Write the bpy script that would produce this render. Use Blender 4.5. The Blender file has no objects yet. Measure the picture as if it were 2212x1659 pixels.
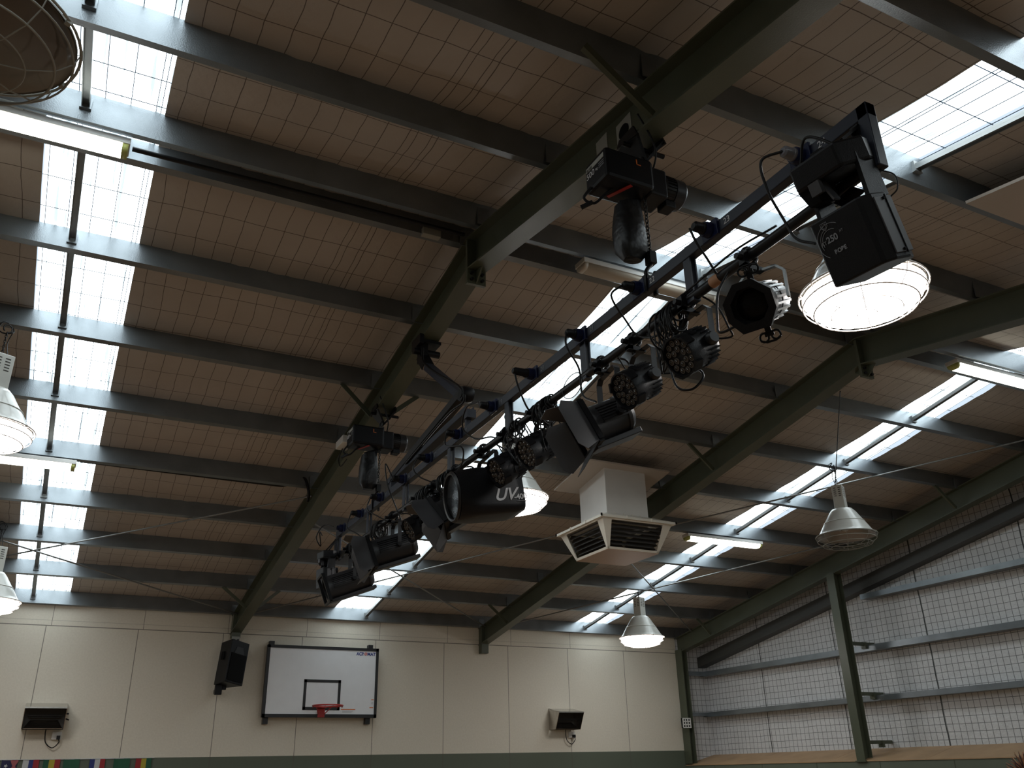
import bpy, math, random
from mathutils import Vector, Matrix
random.seed(7)
S = bpy.context.scene
COL = S.collection
V = Vector

# ------------------------------------------------------------------ camera
CAM_R = V((0.892229, -0.451099, -0.020898)); CAM_U = V((-0.16689, -0.372387, 0.912949)); CAM_F = V((0.419613, 0.811072, 0.407538))
EYE = V((0, 0, 1.65))
cd = bpy.data.cameras.new('camera'); cam = bpy.data.objects.new('camera', cd); COL.objects.link(cam)
cd.sensor_width = 36; cd.lens = 30.427; cd.clip_start = 0.05; cd.clip_end = 200
m3 = Matrix((CAM_R, CAM_U, -CAM_F)).transposed()
cam.matrix_world = Matrix.Translation(EYE) @ m3.to_4x4()
S.camera = cam
# ------------------------------------------------------------------ world, exposure
w = bpy.data.worlds.new('sky'); S.world = w; w.use_nodes = True
bg = w.node_tree.nodes['Background']; bg.inputs[0].default_value = (0.72, 0.86, 1.0, 1); bg.inputs[1].default_value = 1.0
SKYLIGHT = 4.6      # brightness of the daylit roof sheets
BAY_LAMP = 21.0      # lit high bay diffusers
TUBE = 7.0          # fluorescent battens
S.view_settings.view_transform = 'Standard'; S.view_settings.look = 'None'
S.view_settings.exposure = 0.0; S.view_settings.gamma = 1.0; S.view_settings.use_curve_mapping = False
S.cycles.use_denoising = True
S.cycles.max_bounces = 10; S.cycles.diffuse_bounces = 6; S.cycles.glossy_bounces = 4
S.cycles.sample_clamp_indirect = 6.0

# ------------------------------------------------------------------ materials
def nt(name):
    m = bpy.data.materials.new(name); m.use_nodes = True
    return m, m.node_tree, m.node_tree.nodes['Principled BSDF']
def mat(name, col, rough=0.5, metal=0.0, noise=0.0, scale=8.0, bump=0.0, bscale=60.0, spec=0.5, coat=0.0):
    m, t, b = nt(name)
    b.inputs['Base Color'].default_value = (*col, 1); b.inputs['Roughness'].default_value = rough
    b.inputs['Metallic'].default_value = metal; b.inputs['Specular IOR Level'].default_value = spec
    b.inputs['Coat Weight'].default_value = coat
    if noise > 0 or bump > 0:
        tc = t.nodes.new('ShaderNodeTexCoord')
    if noise > 0:
        n = t.nodes.new('ShaderNodeTexNoise'); n.inputs['Scale'].default_value = scale; n.inputs['Detail'].default_value = 4
        t.links.new(tc.outputs['Object'], n.inputs['Vector'])
        r = t.nodes.new('ShaderNodeValToRGB')
        r.color_ramp.elements[0].position = 0.3; r.color_ramp.elements[1].position = 0.7
        r.color_ramp.elements[0].color = (*[c * (1 - noise) for c in col], 1); r.color_ramp.elements[1].color = (*[min(1, c * (1 + noise)) for c in col], 1)
        t.links.new(n.outputs['Fac'], r.inputs['Fac']); t.links.new(r.outputs['Color'], b.inputs['Base Color'])
    if bump > 0:
        n2 = t.nodes.new('ShaderNodeTexNoise'); n2.inputs['Scale'].default_value = bscale
        t.links.new(tc.outputs['Object'], n2.inputs['Vector'])
        bp = t.nodes.new('ShaderNodeBump'); bp.inputs['Strength'].default_value = bump; bp.inputs['Distance'].default_value = 0.01
        t.links.new(n2.outputs['Fac'], bp.inputs['Height']); t.links.new(bp.outputs['Normal'], b.inputs['Normal'])
    return m
def emit(name, col, strength):
    m, t, b = nt(name)
    b.inputs['Base Color'].default_value = (0.8, 0.8, 0.8, 1)
    b.inputs['Emission Color'].default_value = (*col, 1); b.inputs['Emission Strength'].default_value = strength
    return m
class NB:                                   # small node graph builder
    def __init__(s, t): s.t = t
    def val(s, x, sock):
        if isinstance(x, (int, float)): sock.default_value = x
        else: s.t.links.new(x, sock)
    def m(s, op, a, b=0.0, c=0.0):
        n = s.t.nodes.new('ShaderNodeMath'); n.operation = op
        s.val(a, n.inputs[0]); s.val(b, n.inputs[1]); s.val(c, n.inputs[2]); return n.outputs[0]
    def mix(s, f, a, b):
        n = s.t.nodes.new('ShaderNodeMix'); n.data_type = 'RGBA'; s.val(f, n.inputs[0])
        for v, k in ((a, 6), (b, 7)):
            if isinstance(v, tuple): n.inputs[k].default_value = (*v, 1)
            else: s.t.links.new(v, n.inputs[k])
        return n.outputs[2]
    def line(s, u, width):                  # 1 on lines at whole numbers of u; width as a fraction of a cell
        f = s.m('FRACT', u); d = s.m('MINIMUM', f, s.m('SUBTRACT', 1.0, f))
        return s.m('LESS_THAN', d, width)
    def xyz(s, out='Object'):
        tc = s.t.nodes.new('ShaderNodeTexCoord'); sp = s.t.nodes.new('ShaderNodeSeparateXYZ')
        s.t.links.new(tc.outputs[out], sp.inputs[0]); return tc.outputs[out], sp.outputs
    def noise(s, vec, scale, detail=3.0):
        n = s.t.nodes.new('ShaderNodeTexNoise'); n.inputs['Scale'].default_value = scale; n.inputs['Detail'].default_value = detail
        s.t.links.new(vec, n.inputs['Vector']); return n.outputs['Fac']
    def bump(s, h, b, strength, dist=0.01):
        bp = s.t.nodes.new('ShaderNodeBump'); bp.inputs['Strength'].default_value = strength; bp.inputs['Distance'].default_value = dist
        s.t.links.new(h, bp.inputs['Height']); s.t.links.new(bp.outputs['Normal'], b.inputs['Normal'])

def mat_foil():                             # foil faced roof blanket held by a wire mesh: UV is in mesh cells
    m, t, b = nt('roof_blanket'); g = NB(t)
    tc = t.nodes.new('ShaderNodeTexCoord'); sp = t.nodes.new('ShaderNodeSeparateXYZ'); t.links.new(tc.outputs['UV'], sp.inputs[0])
    u, v = sp.outputs[0], sp.outputs[1]
    wob = g.m('MULTIPLY', g.m('SUBTRACT', g.noise(tc.outputs['Object'], 1.3), 0.5), 0.5)
    u2 = g.m('ADD', u, wob); v2 = g.m('ADD', v, g.m('MULTIPLY', wob, 0.5))
    l = g.m('MAXIMUM', g.line(u2, 0.017), g.line(v2, 0.010))
    l = g.m('MAXIMUM', l, g.line(g.m('DIVIDE', g.m('ADD', u2, 0.72), 12.0), 0.0017))   # lapped mesh edge
    l = g.m('MAXIMUM', l, g.line(g.m('DIVIDE', g.m('ADD', u2, 1.66), 12.0), 0.0014))
    cn = g.noise(tc.outputs['Object'], 3.0)
    base = g.mix(cn, (0.42, 0.375, 0.33), (0.53, 0.475, 0.42))
    t.links.new(g.mix(l, base, (0.13, 0.10, 0.085)), b.inputs['Base Color'])
    b.inputs['Roughness'].default_value = 0.55; b.inputs['Metallic'].default_value = 0.15
    g.bump(g.noise(tc.outputs['Object'], 14.0), b, 0.35, 0.02)
    return m
def mat_gable():                            # the same blanket on the end wall, 100 mm mesh
    m, t, b = nt('wall_blanket'); g = NB(t)
    vec, (x, y, z) = g.xyz()
    wob = g.m('MULTIPLY', g.m('SUBTRACT', g.noise(vec, 1.7), 0.5), 0.35)
    yy = g.m('ADD', g.m('DIVIDE', g.m('ADD', x, y), 0.101), wob); zz = g.m('ADD', g.m('DIVIDE', z, 0.101), wob)
    l = g.m('MAXIMUM', g.line(yy, 0.045), g.line(zz, 0.035))
    seam = g.line(g.m('DIVIDE', g.m('ADD', y, g.m('MULTIPLY', wob, 0.15)), 1.83), 0.0055)
    base = g.mix(g.noise(vec, 5.0), (0.56, 0.565, 0.575), (0.74, 0.74, 0.75))
    c = g.mix(l, base, (0.17, 0.18, 0.18)); c = g.mix(seam, c, (0.04, 0.045, 0.045))
    t.links.new(c, b.inputs['Base Color']); b.inputs['Roughness'].default_value = 0.5
    g.bump(g.noise(vec, 18.0), b, 0.5, 0.02)
    return m
def mat_panelwall():                        # cream precast panels, green dado, joints every 1.24 m
    m, t, b = nt('cream_panel_wall'); g = NB(t)
    vec, (x, y, z) = g.xyz()
    low = g.m('LESS_THAN', z, 3.70)
    jx = g.m('DIVIDE', g.m('SUBTRACT', x, 1.066), 1.24)
    l1 = g.m('MULTIPLY', g.line(jx, 0.0042), low)
    jx2 = g.m('DIVIDE', g.m('SUBTRACT', x, 1.13), 1.24)
    l2 = g.m('MULTIPLY', g.line(jx2, 0.0030), g.m('SUBTRACT', 1.0, low))
    h1 = g.m('LESS_THAN', g.m('ABSOLUTE', g.m('SUBTRACT', z, 3.70)), 0.0065)
    h2 = g.m('MULTIPLY', g.m('LESS_THAN', g.m('ABSOLUTE', g.m('SUBTRACT', z, 3.775)), 0.004), 0.35)
    l = g.m('MAXIMUM', g.m('MAXIMUM', l1, l2), g.m('MAXIMUM', h1, h2))
    n = g.noise(vec, 40.0, 6.0); n2 = g.noise(vec, 0.8)
    cream = g.mix(n, (0.65, 0.60, 0.50), (0.80, 0.755, 0.65))
    cream = g.mix(g.m('MULTIPLY', n2, 0.25), cream, (0.56, 0.51, 0.42))
    c = g.mix(g.m('LESS_THAN', z, 1.925), cream, (0.105, 0.125, 0.092))
    c = g.mix(g.m('MULTIPLY', l, 0.8), c, (0.10, 0.09, 0.07))
    t.links.new(c, b.inputs['Base Color']); b.inputs['Roughness'].default_value = 0.6
    g.bump(n, b, 0.12, 0.005)
    return m
def mat_floor():
    m, t, b = nt('timber_floor'); g = NB(t); vec, (x, y, z) = g.xyz()
    l = g.m('MAXIMUM', g.line(g.m('DIVIDE', x, 0.09), 0.02), g.line(g.m('DIVIDE', y, 1.8), 0.002))
    c = g.mix(g.noise(vec, 3.0, 5.0), (0.25, 0.155, 0.088), (0.33, 0.21, 0.125))
    t.links.new(g.mix(l, c, (0.12, 0.07, 0.03)), b.inputs['Base Color']); b.inputs['Roughness'].default_value = 0.3
    return m
def mat_skylight():                         # daylit translucent sheet: cloudy white, faint corrugation dirt streaks
    m, t, b = nt('fibreglass_skylight'); g = NB(t); vec, (x, y, z) = g.xyz()
    mp = t.nodes.new('ShaderNodeMapping'); mp.inputs['Scale'].default_value = (34, 1.2, 1.2); t.links.new(vec, mp.inputs[0])
    n = g.noise(mp.outputs[0], 1.0, 4.0)
    st = g.m('GREATER_THAN', n, 0.60)
    c = g.mix(g.m('MULTIPLY', st, 0.96), (0.86, 0.965, 1.0), (0.13, 0.165, 0.18))
    t.links.new(c, b.inputs['Emission Color']); b.inputs['Emission Strength'].default_value = SKYLIGHT
    b.inputs['Base Color'].default_value = (0.7, 0.75, 0.78, 1)
    return m
def mat_glass():
    m = bpy.data.materials.new('clear_cover'); m.use_nodes = True; t = m.node_tree; t.nodes.clear()
    o = t.nodes.new('ShaderNodeOutputMaterial'); mx = t.nodes.new('ShaderNodeMixShader'); a = t.nodes.new('ShaderNodeBsdfTransparent')
    g = t.nodes.new('ShaderNodeBsdfGlossy'); g.inputs['Roughness'].default_value = 0.15; g.inputs[0].default_value = (.9, .9, .9, 1)
    mx.inputs[0].default_value = 0.07; t.links.new(a.outputs[0], mx.inputs[1]); t.links.new(g.outputs[0], mx.inputs[2]); t.links.new(mx.outputs[0], o.inputs[0])
    return m
def mat_wire():                             # translucent colour gives the mesh wires the pale glare of the sheets
    m = bpy.data.materials.new('mesh_wire'); m.use_nodes = True; t = m.node_tree; t.nodes.clear()
    o = t.nodes.new('ShaderNodeOutputMaterial'); a = t.nodes.new('ShaderNodeBsdfTranslucent'); a.inputs[0].default_value = (0.13, 0.155, 0.185, 1)
    t.links.new(a.outputs[0], o.inputs[0]); return m
M = dict(
    foil=mat_foil(), gable=mat_gable(), panel=mat_panelwall(), floor=mat_floor(), sky=mat_skylight(), glass=mat_glass(),
    purlin=mat('grey_purlin_paint', (0.21, 0.235, 0.255), 0.33, 0.7, 0.15, 3.0, 0.12, 120),
    olive=mat('olive_steel_paint', (0.082, 0.092, 0.062), 0.36, 0.0, 0.10, 2.0, 0.08, 150, spec=0.4),
    greenwall=mat('green_wall_paint', (0.115, 0.135, 0.10), 0.55, 0, 0.06, 2.0),
    ply=mat('plywood_ledge', (0.42, 0.27, 0.15), 0.55, 0, 0.12, 3.0),
    wire=mat_wire(), rod=mat('galvanised_rod', (0.26, 0.27, 0.27), 0.4, 0.6),
    bar=mat('bar_blue_grey_paint', (0.024, 0.028, 0.042), 0.4, 0.0, 0.1, 6.0, spec=0.3), pipe=mat('pipe_dark_paint', (0.012, 0.012, 0.014), 0.4, spec=0.3),
    black=mat('black_fixture_paint', (0.0065, 0.0065, 0.008), 0.42, 0, 0.1, 12, 0.1, 200, spec=0.22), blackm=mat('matt_black', (0.004, 0.004, 0.0045), 0.8, spec=0.15),
    rubber=mat('black_cable', (0.007, 0.007, 0.008), 0.4, spec=0.3), dgrey=mat('dark_grey_metal', (0.02, 0.02, 0.022), 0.4, 0.0, 0.1, 10, spec=0.35),
    flap=mat('grey_flap_metal', (0.045, 0.045, 0.05), 0.5, 0.0), alu=mat('ribbed_aluminium', (0.36, 0.36, 0.36), 0.33, 0.75, 0.1, 20),
    blue=mat('blue_outlet_plastic', (0.005, 0.009, 0.04), 0.4, spec=0.25), clearplug=mat('grey_plug', (0.16, 0.16, 0.18), 0.25),
    white=mat('white_plastic', (0.72, 0.72, 0.70), 0.4), print=mat('white_print', (0.62, 0.62, 0.64), 0.6), printdim=mat('faded_print', (0.22, 0.23, 0.25), 0.6),
    sticker=mat('grey_sticker', (0.34, 0.34, 0.31), 0.6), orange=mat('orange_mark', (0.65, 0.16, 0.03), 0.5), red=mat('red_paint', (0.42, 0.03, 0.025), 0.4),
    lampwhite=mat('lamp_white_enamel', (0.58, 0.585, 0.55), 0.3, 0, 0.05, 10, coat=0.3), reflector=mat('lamp_reflector', (0.36, 0.32, 0.28), 0.3, 0.6),
    guard=mat('glare_wire_guard', (0.72, 0.66, 0.62), 0.4), lens_on=emit('lit_lamp_cover', (1.0, 0.965, 0.93), BAY_LAMP), tube_on=emit('lit_tube_cover', (1.0, 1.0, 0.86), TUBE),
    tube_end=mat('tube_end_yellow_green', (0.55, 0.58, 0.18), 0.4), tube_off=mat('unlit_diffuser', (0.62, 0.56, 0.47), 0.4),
    platetan=mat('plate_tan', (0.46, 0.32, 0.215), 0.5), plategrey=mat('plate_brownish', (0.46, 0.40, 0.345), 0.5), rake=mat('dark_rake_paint', (0.05, 0.05, 0.046), 0.45), duct=mat('duct_cream_grey', (0.66, 0.63, 0.59), 0.42, 0.1, 0.04, 4), ductin=mat('duct_inside', (0.06, 0.055, 0.05), 0.6), diff=mat('diffuser_white', (0.72, 0.68, 0.59), 0.45),
    steel=mat('stainless_steel', (0.55, 0.53, 0.50), 0.22, 1.0, 0.08, 14), heatdark=mat('heater_inside', (0.05, 0.045, 0.04), 0.4, 0.4),
    board=mat('board_white', (0.78, 0.80, 0.83), 0.35, 0, 0.02, 6), boardblack=mat('board_black', (0.012, 0.013, 0.015), 0.45), rim=mat('rim_red', (0.40, 0.025, 0.025), 0.35),
    navy=mat('logo_navy', (0.02, 0.035, 0.22), 0.5), logored=mat('logo_red', (0.55, 0.06, 0.05), 0.5), uvrefl=mat('dull_reflector', (0.10, 0.10, 0.11), 0.22, 1.0), mirror=mat('mirror', (0.8, 0.8, 0.82), 0.04, 1.0),
    lensled=mat('led_lens', (0.03, 0.026, 0.022), 0.15, 0.0, spec=0.6), ledring=mat('led_ring', (0.11, 0.09, 0.075), 0.35), lensglass=mat('dark_lens', (0.004, 0.004, 0.005), 0.25, spec=0.15),
    chain=mat('black_chain', (0.06, 0.06, 0.06), 0.35, 0.6), bag=mat('black_vinyl', (0.009, 0.0095, 0.011), 0.38, 0, 0.2, 9, 0.9, 14, spec=0.35),
    straw=mat('brown_straw', (0.25, 0.10, 0.045), 0.7, 0, 0.4, 30), straw2=mat('tan_straw', (0.42, 0.22, 0.12), 0.7), darkstraw=mat('dark_straw', (0.05, 0.03, 0.035), 0.8),
    f_navy=mat('flag_navy', (0.012, 0.014, 0.06), 0.7), f_blue=mat('flag_blue', (0.02, 0.035, 0.17), 0.7), f_red=mat('flag_red', (0.30, 0.02, 0.025), 0.7), f_white=mat('flag_white', (0.5, 0.52, 0.52), 0.7),
    f_green=mat('flag_green', (0.012, 0.09, 0.045), 0.7), f_yellow=mat('flag_yellow', (0.40, 0.33, 0.03), 0.7), f_orange=mat('flag_orange', (0.36, 0.06, 0.025), 0.7), f_pink=mat('flag_pink', (0.33, 0.09, 0.10), 0.7),
    leftwall=mat('cream_wall_paint', (0.55, 0.51, 0.41), 0.6))

# ------------------------------------------------------------------ mesh builder
class MB:
    def __init__(s): s.v = []; s.f = []; s.sm = []; s.mi = []
    def add(s, vs, fs, smooth=False, mi=0):
        o = len(s.v); s.v += [V(p) for p in vs]
        for f in fs: s.f.append([i + o for i in f]); s.sm.append(smooth); s.mi.append(mi)
        return s
    def box(s, c, size, rot=None, mi=0):
        c = V(c); h = [x / 2 for x in size]; R = rot or Matrix.Identity(3)
        vs = [c + R @ V((x * h[0], y * h[1], z * h[2])) for x in (-1, 1) for y in (-1, 1) for z in (-1, 1)]
        return s.add(vs, [(0, 1, 3, 2), (4, 6, 7, 5), (0, 4, 5, 1), (2, 3, 7, 6), (0, 2, 6, 4), (1, 5, 7, 3)], mi=mi)
    def bx(s, a, b, mi=0):
        return s.box([(p + q) / 2 for p, q in zip(a, b)], [abs(q - p) for p, q in zip(a, b)], mi=mi)
    def prism(s, poly, d, mi=0):            # polygon of world points swept along vector d
        n = len(poly); d = V(d); vs = [V(p) for p in poly] + [V(p) + d for p in poly]
        fs = [tuple(range(n))[::-1], tuple(range(n, 2 * n))] + [(i, (i + 1) % n, n + (i + 1) % n, n + i) for i in range(n)]
        return s.add(vs, fs, mi=mi)
    def tube(s, pts, r, seg=8, closed=False, mi=0, caps=True):
        pts = [V(p) for p in pts]; n = len(pts)
        if n < 2: return s
        tans = []
        for i in range(n):
            a = pts[(i - 1) % n] if (closed or i > 0) else pts[i]; b = pts[(i + 1) % n] if (closed or i < n - 1) else pts[i]
            t = b - a; tans.append(t.normalized() if t.length > 1e-9 else V((0, 0, 1)))
        up = V((0, 0, 1)) if abs(tans[0].z) < 0.9 else V((1, 0, 0)); nrm = tans[0].cross(up).normalized()
        rings = []
        for i in range(n):
            t = tans[i]; nrm = (nrm - t * nrm.dot(t))
            nrm = nrm.normalized() if nrm.length > 1e-6 else t.orthogonal().normalized()
            bn = t.cross(nrm); rr = r[i] if isinstance(r, (list, tuple)) else r
            rings.append([pts[i] + (nrm * math.cos(2 * math.pi * k / seg) + bn * math.sin(2 * math.pi * k / seg)) * rr for k in range(seg)])
        vs = [p for ring in rings for p in ring]; fs = []
        m = n if closed else n - 1
        for i in range(m):
            j = (i + 1) % n
            for k in range(seg): fs.append((i * seg + k, i * seg + (k + 1) % seg, j * seg + (k + 1) % seg, j * seg + k))
        s.add(vs, fs, True, mi)
        if caps and not closed:
            s.add(rings[0], [tuple(range(seg))[::-1]], False, mi); s.add(rings[-1], [tuple(range(seg))], False, mi)
        return s
    def bar(s, a, b, w, h, up=(0, 0, 1), mi=0):  # rectangular bar from a to b
        a, b = V(a), V(b); t = (b - a).normalized(); u = V(up); u = (u - t * u.dot(t))
        u = u.normalized() if u.length > 1e-6 else t.orthogonal().normalized(); x = t.cross(u)
        R = Matrix((x, u, t)).transposed()
        return s.box((a + b) / 2, (w, h, (b - a).length), R, mi)
    def lathe(s, prof, F, seg=32, mi=0, smooth=True, cap0=False, cap1=False):  # prof (r, z) in frame F (4x4)
        pr = [V((p[0], p[1])) for p in prof]; rings = []
        def ring(p): return [F @ V((p[0] * math.cos(2 * math.pi * k / seg), p[0] * math.sin(2 * math.pi * k / seg), p[1])) for k in range(seg)]
        runs = [[pr[0]]]
        for i in range(1, len(pr)):
            runs[-1].append(pr[i])
            if i < len(pr) - 1:
                a = (pr[i] - pr[i - 1]); b = (pr[i + 1] - pr[i])
                if a.length > 0 and b.length > 0 and a.normalized().dot(b.normalized()) < 0.8: runs.append([pr[i]])
        for run in runs:
            vs = [q for p in run for q in ring(p)]; fs = []
            for i in range(len(run) - 1):
                for k in range(seg): fs.append((i * seg + k, i * seg + (k + 1) % seg, (i + 1) * seg + (k + 1) % seg, (i + 1) * seg + k))
            s.add(vs, fs, smooth, mi)
        if cap0: s.add(ring(pr[0]), [tuple(range(seg))[::-1]], False, mi)
        if cap1: s.add(ring(pr[-1]), [tuple(range(seg))], False, mi)
        return s
    def quad(s, a, b, c, d, mi=0): return s.add([a, b, c, d], [(0, 1, 2, 3)], mi=mi)
    def slab(s, a, b, c, d, th, mi=0):       # quad with thickness along its normal
        a, b, c, d = V(a), V(b), V(c), V(d); n = (b - a).cross(d - a).normalized() * th
        return s.prism([a, b, c, d], n, mi)
    def build(s, name, mats, parent=None, bevel=0.0, local=False):
        me = bpy.data.meshes.new(name)
        off = V((0, 0, 0))
        if parent is not None and not local:
            p = parent
            while p is not None: off += V(p.location); p = p.parent
        me.from_pydata([p - off for p in s.v], [], s.f)
        for m in (mats if isinstance(mats, (list, tuple)) else [mats]): me.materials.append(m)
        me.polygons.foreach_set('use_smooth', s.sm); me.polygons.foreach_set('material_index', s.mi)
        me.update()
        o = bpy.data.objects.new(name, me); COL.objects.link(o)
        if parent is not None: o.parent = parent
        if bevel > 0:
            b = o.modifiers.new('bevel', 'BEVEL'); b.width = bevel; b.segments = 2; b.limit_method = 'ANGLE'; b.angle_limit = math.radians(40)
        return o
def tag(o, label, cat, group=None):
    o['label'] = label; o['category'] = cat
    if group: o['group'] = group
    return o
def thing(name, label, cat, loc=(0, 0, 0), group=None):
    o = bpy.data.objects.new(name, None); o.empty_display_size = 0.1; o.location = loc; COL.objects.link(o)
    return tag(o, label, cat, group)
def struct(o): o['kind'] = 'structure'; return o
def copy_tree(o, parent=None):
    c = o.copy(); COL.objects.link(c)
    if parent is not None: c.parent = parent
    for ch in list(o.children): copy_tree(ch, c)
    return c
def text(name, body, parent, origin, right, up, size, m, align='LEFT', thick=0.0006, shear=0.0, bold=0.0, fit=None):
    cu = bpy.data.curves.new(name, 'FONT'); cu.body = body; cu.size = size; cu.extrude = thick; cu.align_x = align; cu.shear = shear; cu.offset = bold
    tmp = bpy.data.objects.new('tmp', cu); COL.objects.link(tmp)
    bpy.context.view_layer.update()
    me = bpy.data.meshes.new_from_object(tmp.evaluated_get(bpy.context.evaluated_depsgraph_get()))
    bpy.data.objects.remove(tmp)
    if fit:
        xs_ = [v_.co.x for v_ in me.vertices]; me.transform(Matrix.Translation((-min(xs_), 0, 0))); me.transform(Matrix.Scale(fit / (max(xs_) - min(xs_)), 4, (1, 0, 0)))
    r = V(right).normalized(); u = V(up); u = (u - r * u.dot(r)).normalized(); n = r.cross(u)
    off = V((0, 0, 0)); p = parent
    while p is not None: off += V(p.location); p = p.parent
    me.transform(Matrix.Translation(V(origin) - off) @ Matrix((r, u, n)).transposed().to_4x4())
    me.materials.clear(); me.materials.append(m); me.name = name
    o = bpy.data.objects.new(name, me); COL.objects.link(o); o.parent = parent
    return o
def frame(origin, z, up=(0, 0, 1)):          # local +Z along z, local +Y towards up
    z = V(z).normalized(); y = V(up); y = (y - z * y.dot(z)).normalized(); x = y.cross(z)
    return Matrix.Translation(V(origin)) @ Matrix((x, y, z)).transposed().to_4x4()
def spline(pts, n=10):                       # Catmull-Rom through points
    p = [V(q) for q in pts]; p = [p[0] * 2 - p[1]] + p + [p[-1] * 2 - p[-2]]; out = []
    for i in range(1, len(p) - 2):
        for k in range(n):
            t = k / n; a, b, c, d = p[i - 1], p[i], p[i + 1], p[i + 2]
            out.append(0.5 * ((2 * b) + (c - a) * t + (2 * a - 5 * b + 4 * c - d) * t * t + (3 * b - a - 3 * c + d) * t ** 3))
    out.append(p[-2]); return out
def ordinal(k): return ['first', 'second', 'third', 'fourth', 'fifth', 'sixth', 'seventh', 'eighth', 'ninth', 'tenth'][k]

# ------------------------------------------------------------------ room dimensions
D = 14.448; YN = -3.72; YR = 5.364; T = 0.1733; CT, ST, TT = math.cos(T), math.sin(T), math.tan(T)
XL, XG = -6.1, 11.67
ZE, YE = 3.9813, 14.418
def zpb(y): return ZE + (YE - y) * TT if y > YR else ZE + (YE - YR) * TT - (YR - y) * TT    # purlin underside
def zrb(y): return 3.679 + (D - y) * TT if y > YR else 3.679 + (D - YR) * TT - (YR - y) * TT  # rafter underside
NA, NBv = V((0, ST, CT)), V((0, -ST, CT))    # roof normals (far slope, near slope)
DA, DB = V((0, CT, -ST)), V((0, CT, ST))     # along +y on each slope
STRIPS = [(-0.656, 0.058), (4.038, 4.668), (8.700, 9.400)]
HC = 0.203                                   # blanket above purlin underside
ZR = zpb(YR)

# ------------------------------------------------------------------ structure
struct(MB().quad((XL, YN, 0), (XG, YN, 0), (XG, D, 0), (XL, D, 0)).build('floor', M['floor']))
ztop = zpb(D) + HC / CT
b = MB(); b.bx((XL, D, 0), (10.99, D + 0.15, ztop + 0.02)); struct(b.build('wall_far', M['panel']))
b = MB(); b.bx((XL, YN - 0.15, 0), (XG, YN, ztop + 0.02)); struct(b.build('wall_near', M['leftwall']))
b = MB(); b.prism([(XL, YN, 0), (XL, D, 0), (XL, D, ztop), (XL, YR, ZR + HC / CT), (XL, YN, ztop)], (-0.15, 0, 0)); struct(b.build('wall_left', M['leftwall']))
b = MB(); b.prism([(XG, YN, 1.7), (XG, D, 1.7), (XG, D, ztop), (XG, YR, ZR + HC / CT), (XG, YN, ztop)], (0.15, 0, 0))
b.bx((10.99, D, 1.5), (XG + 0.15, D + 0.15, ztop + 0.02)); struct(b.build('wall_right', M['gable']))
b = MB(); b.bx((10.985, YN, 0), (XG + .1, D, 1.672))
for k in range(10): b.bx((10.982, 13.6 - 1.25 * k, 0.2), (10.984, 13.612 - 1.25 * k, 1.66), mi=1)
struct(b.build('wall_right_lower', [M['greenwall'], M['olive']]))
# sloping plywood ledge sheets above the green wall
b = MB(); y = D
while y > YN + 0.1:
    y2 = max(y - 1.8, YN); b.prism([(10.975, y - 0.003, 1.674), (XG, y - 0.003, 1.842), (XG, y - 0.003, 1.83), (10.975, y - 0.003, 1.662)], (0, y2 - y + 0.006, 0)); y = y2
struct(b.build('trim_1', M['ply']))

def ceiling():
    verts, faces, uvs = [], [], []
    rnd = random.Random(3)
    xr = [(XL, STRIPS[0][0]), (STRIPS[0][1], STRIPS[1][0]), (STRIPS[1][1], STRIPS[2][0]), (STRIPS[2][1], XG)]
    for side in (0, 1):
        n, d = (NA, DA) if side == 0 else (NBv, DB)
        L = (D - YR) / CT if side == 0 else (YR - YN) / CT
        origin = V((0, YR, ZR + HC / CT))
        sg = 1 if side == 0 else -1
        nv = round(L / 0.11)
        for (xa, xb) in xr:
            nx = max(1, round((xb - xa) / 0.0775)); base = len(verts)
            cell = {}
            for i in range(nx + 1):
                x = xa + (xb - xa) * i / nx
                for j in range(nv + 1):
                    vv = L * j / nv; p = origin + d * (sg * vv) + V((x, 0, 0))
                    u, w_ = x / 0.155, vv / 0.33
                    key = (math.floor(u), math.floor(w_))
                    if key not in cell: cell[key] = rnd.uniform(0.2, 1.0) ** 2
                    a = abs(math.sin(math.pi * u)) * abs(math.sin(math.pi * w_)) * cell[key] * 0.016
                    edge = min(i, nx - i)
                    sag = 0.02 * max(0, math.sin(math.pi * ((vv % 1.135) / 1.135)))
                    if j == 0 or j == nv: a = 0; sag = 0
                    verts.append(p - n * (a + sag)); uvs.append((u, w_))
            for i in range(nx):
                for j in range(nv):
                    q = base + i * (nv + 1) + j
                    f = (q, q + 1, q + nv + 2, q + nv + 1); faces.append(f if side == 0 else f[::-1])
    me = bpy.data.meshes.new('ceiling'); me.from_pydata([tuple(v) for v in verts], [], faces)
    ul = me.uv_layers.new(name='UVMap')
    for li, l in enumerate(me.loops): ul.data[li].uv = uvs[l.vertex_index]
    me.polygons.foreach_set('use_smooth', [True] * len(me.polygons)); me.materials.append(M['foil'])
    o = bpy.data.objects.new('ceiling', me); COL.objects.link(o); struct(o)
ceiling()
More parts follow.
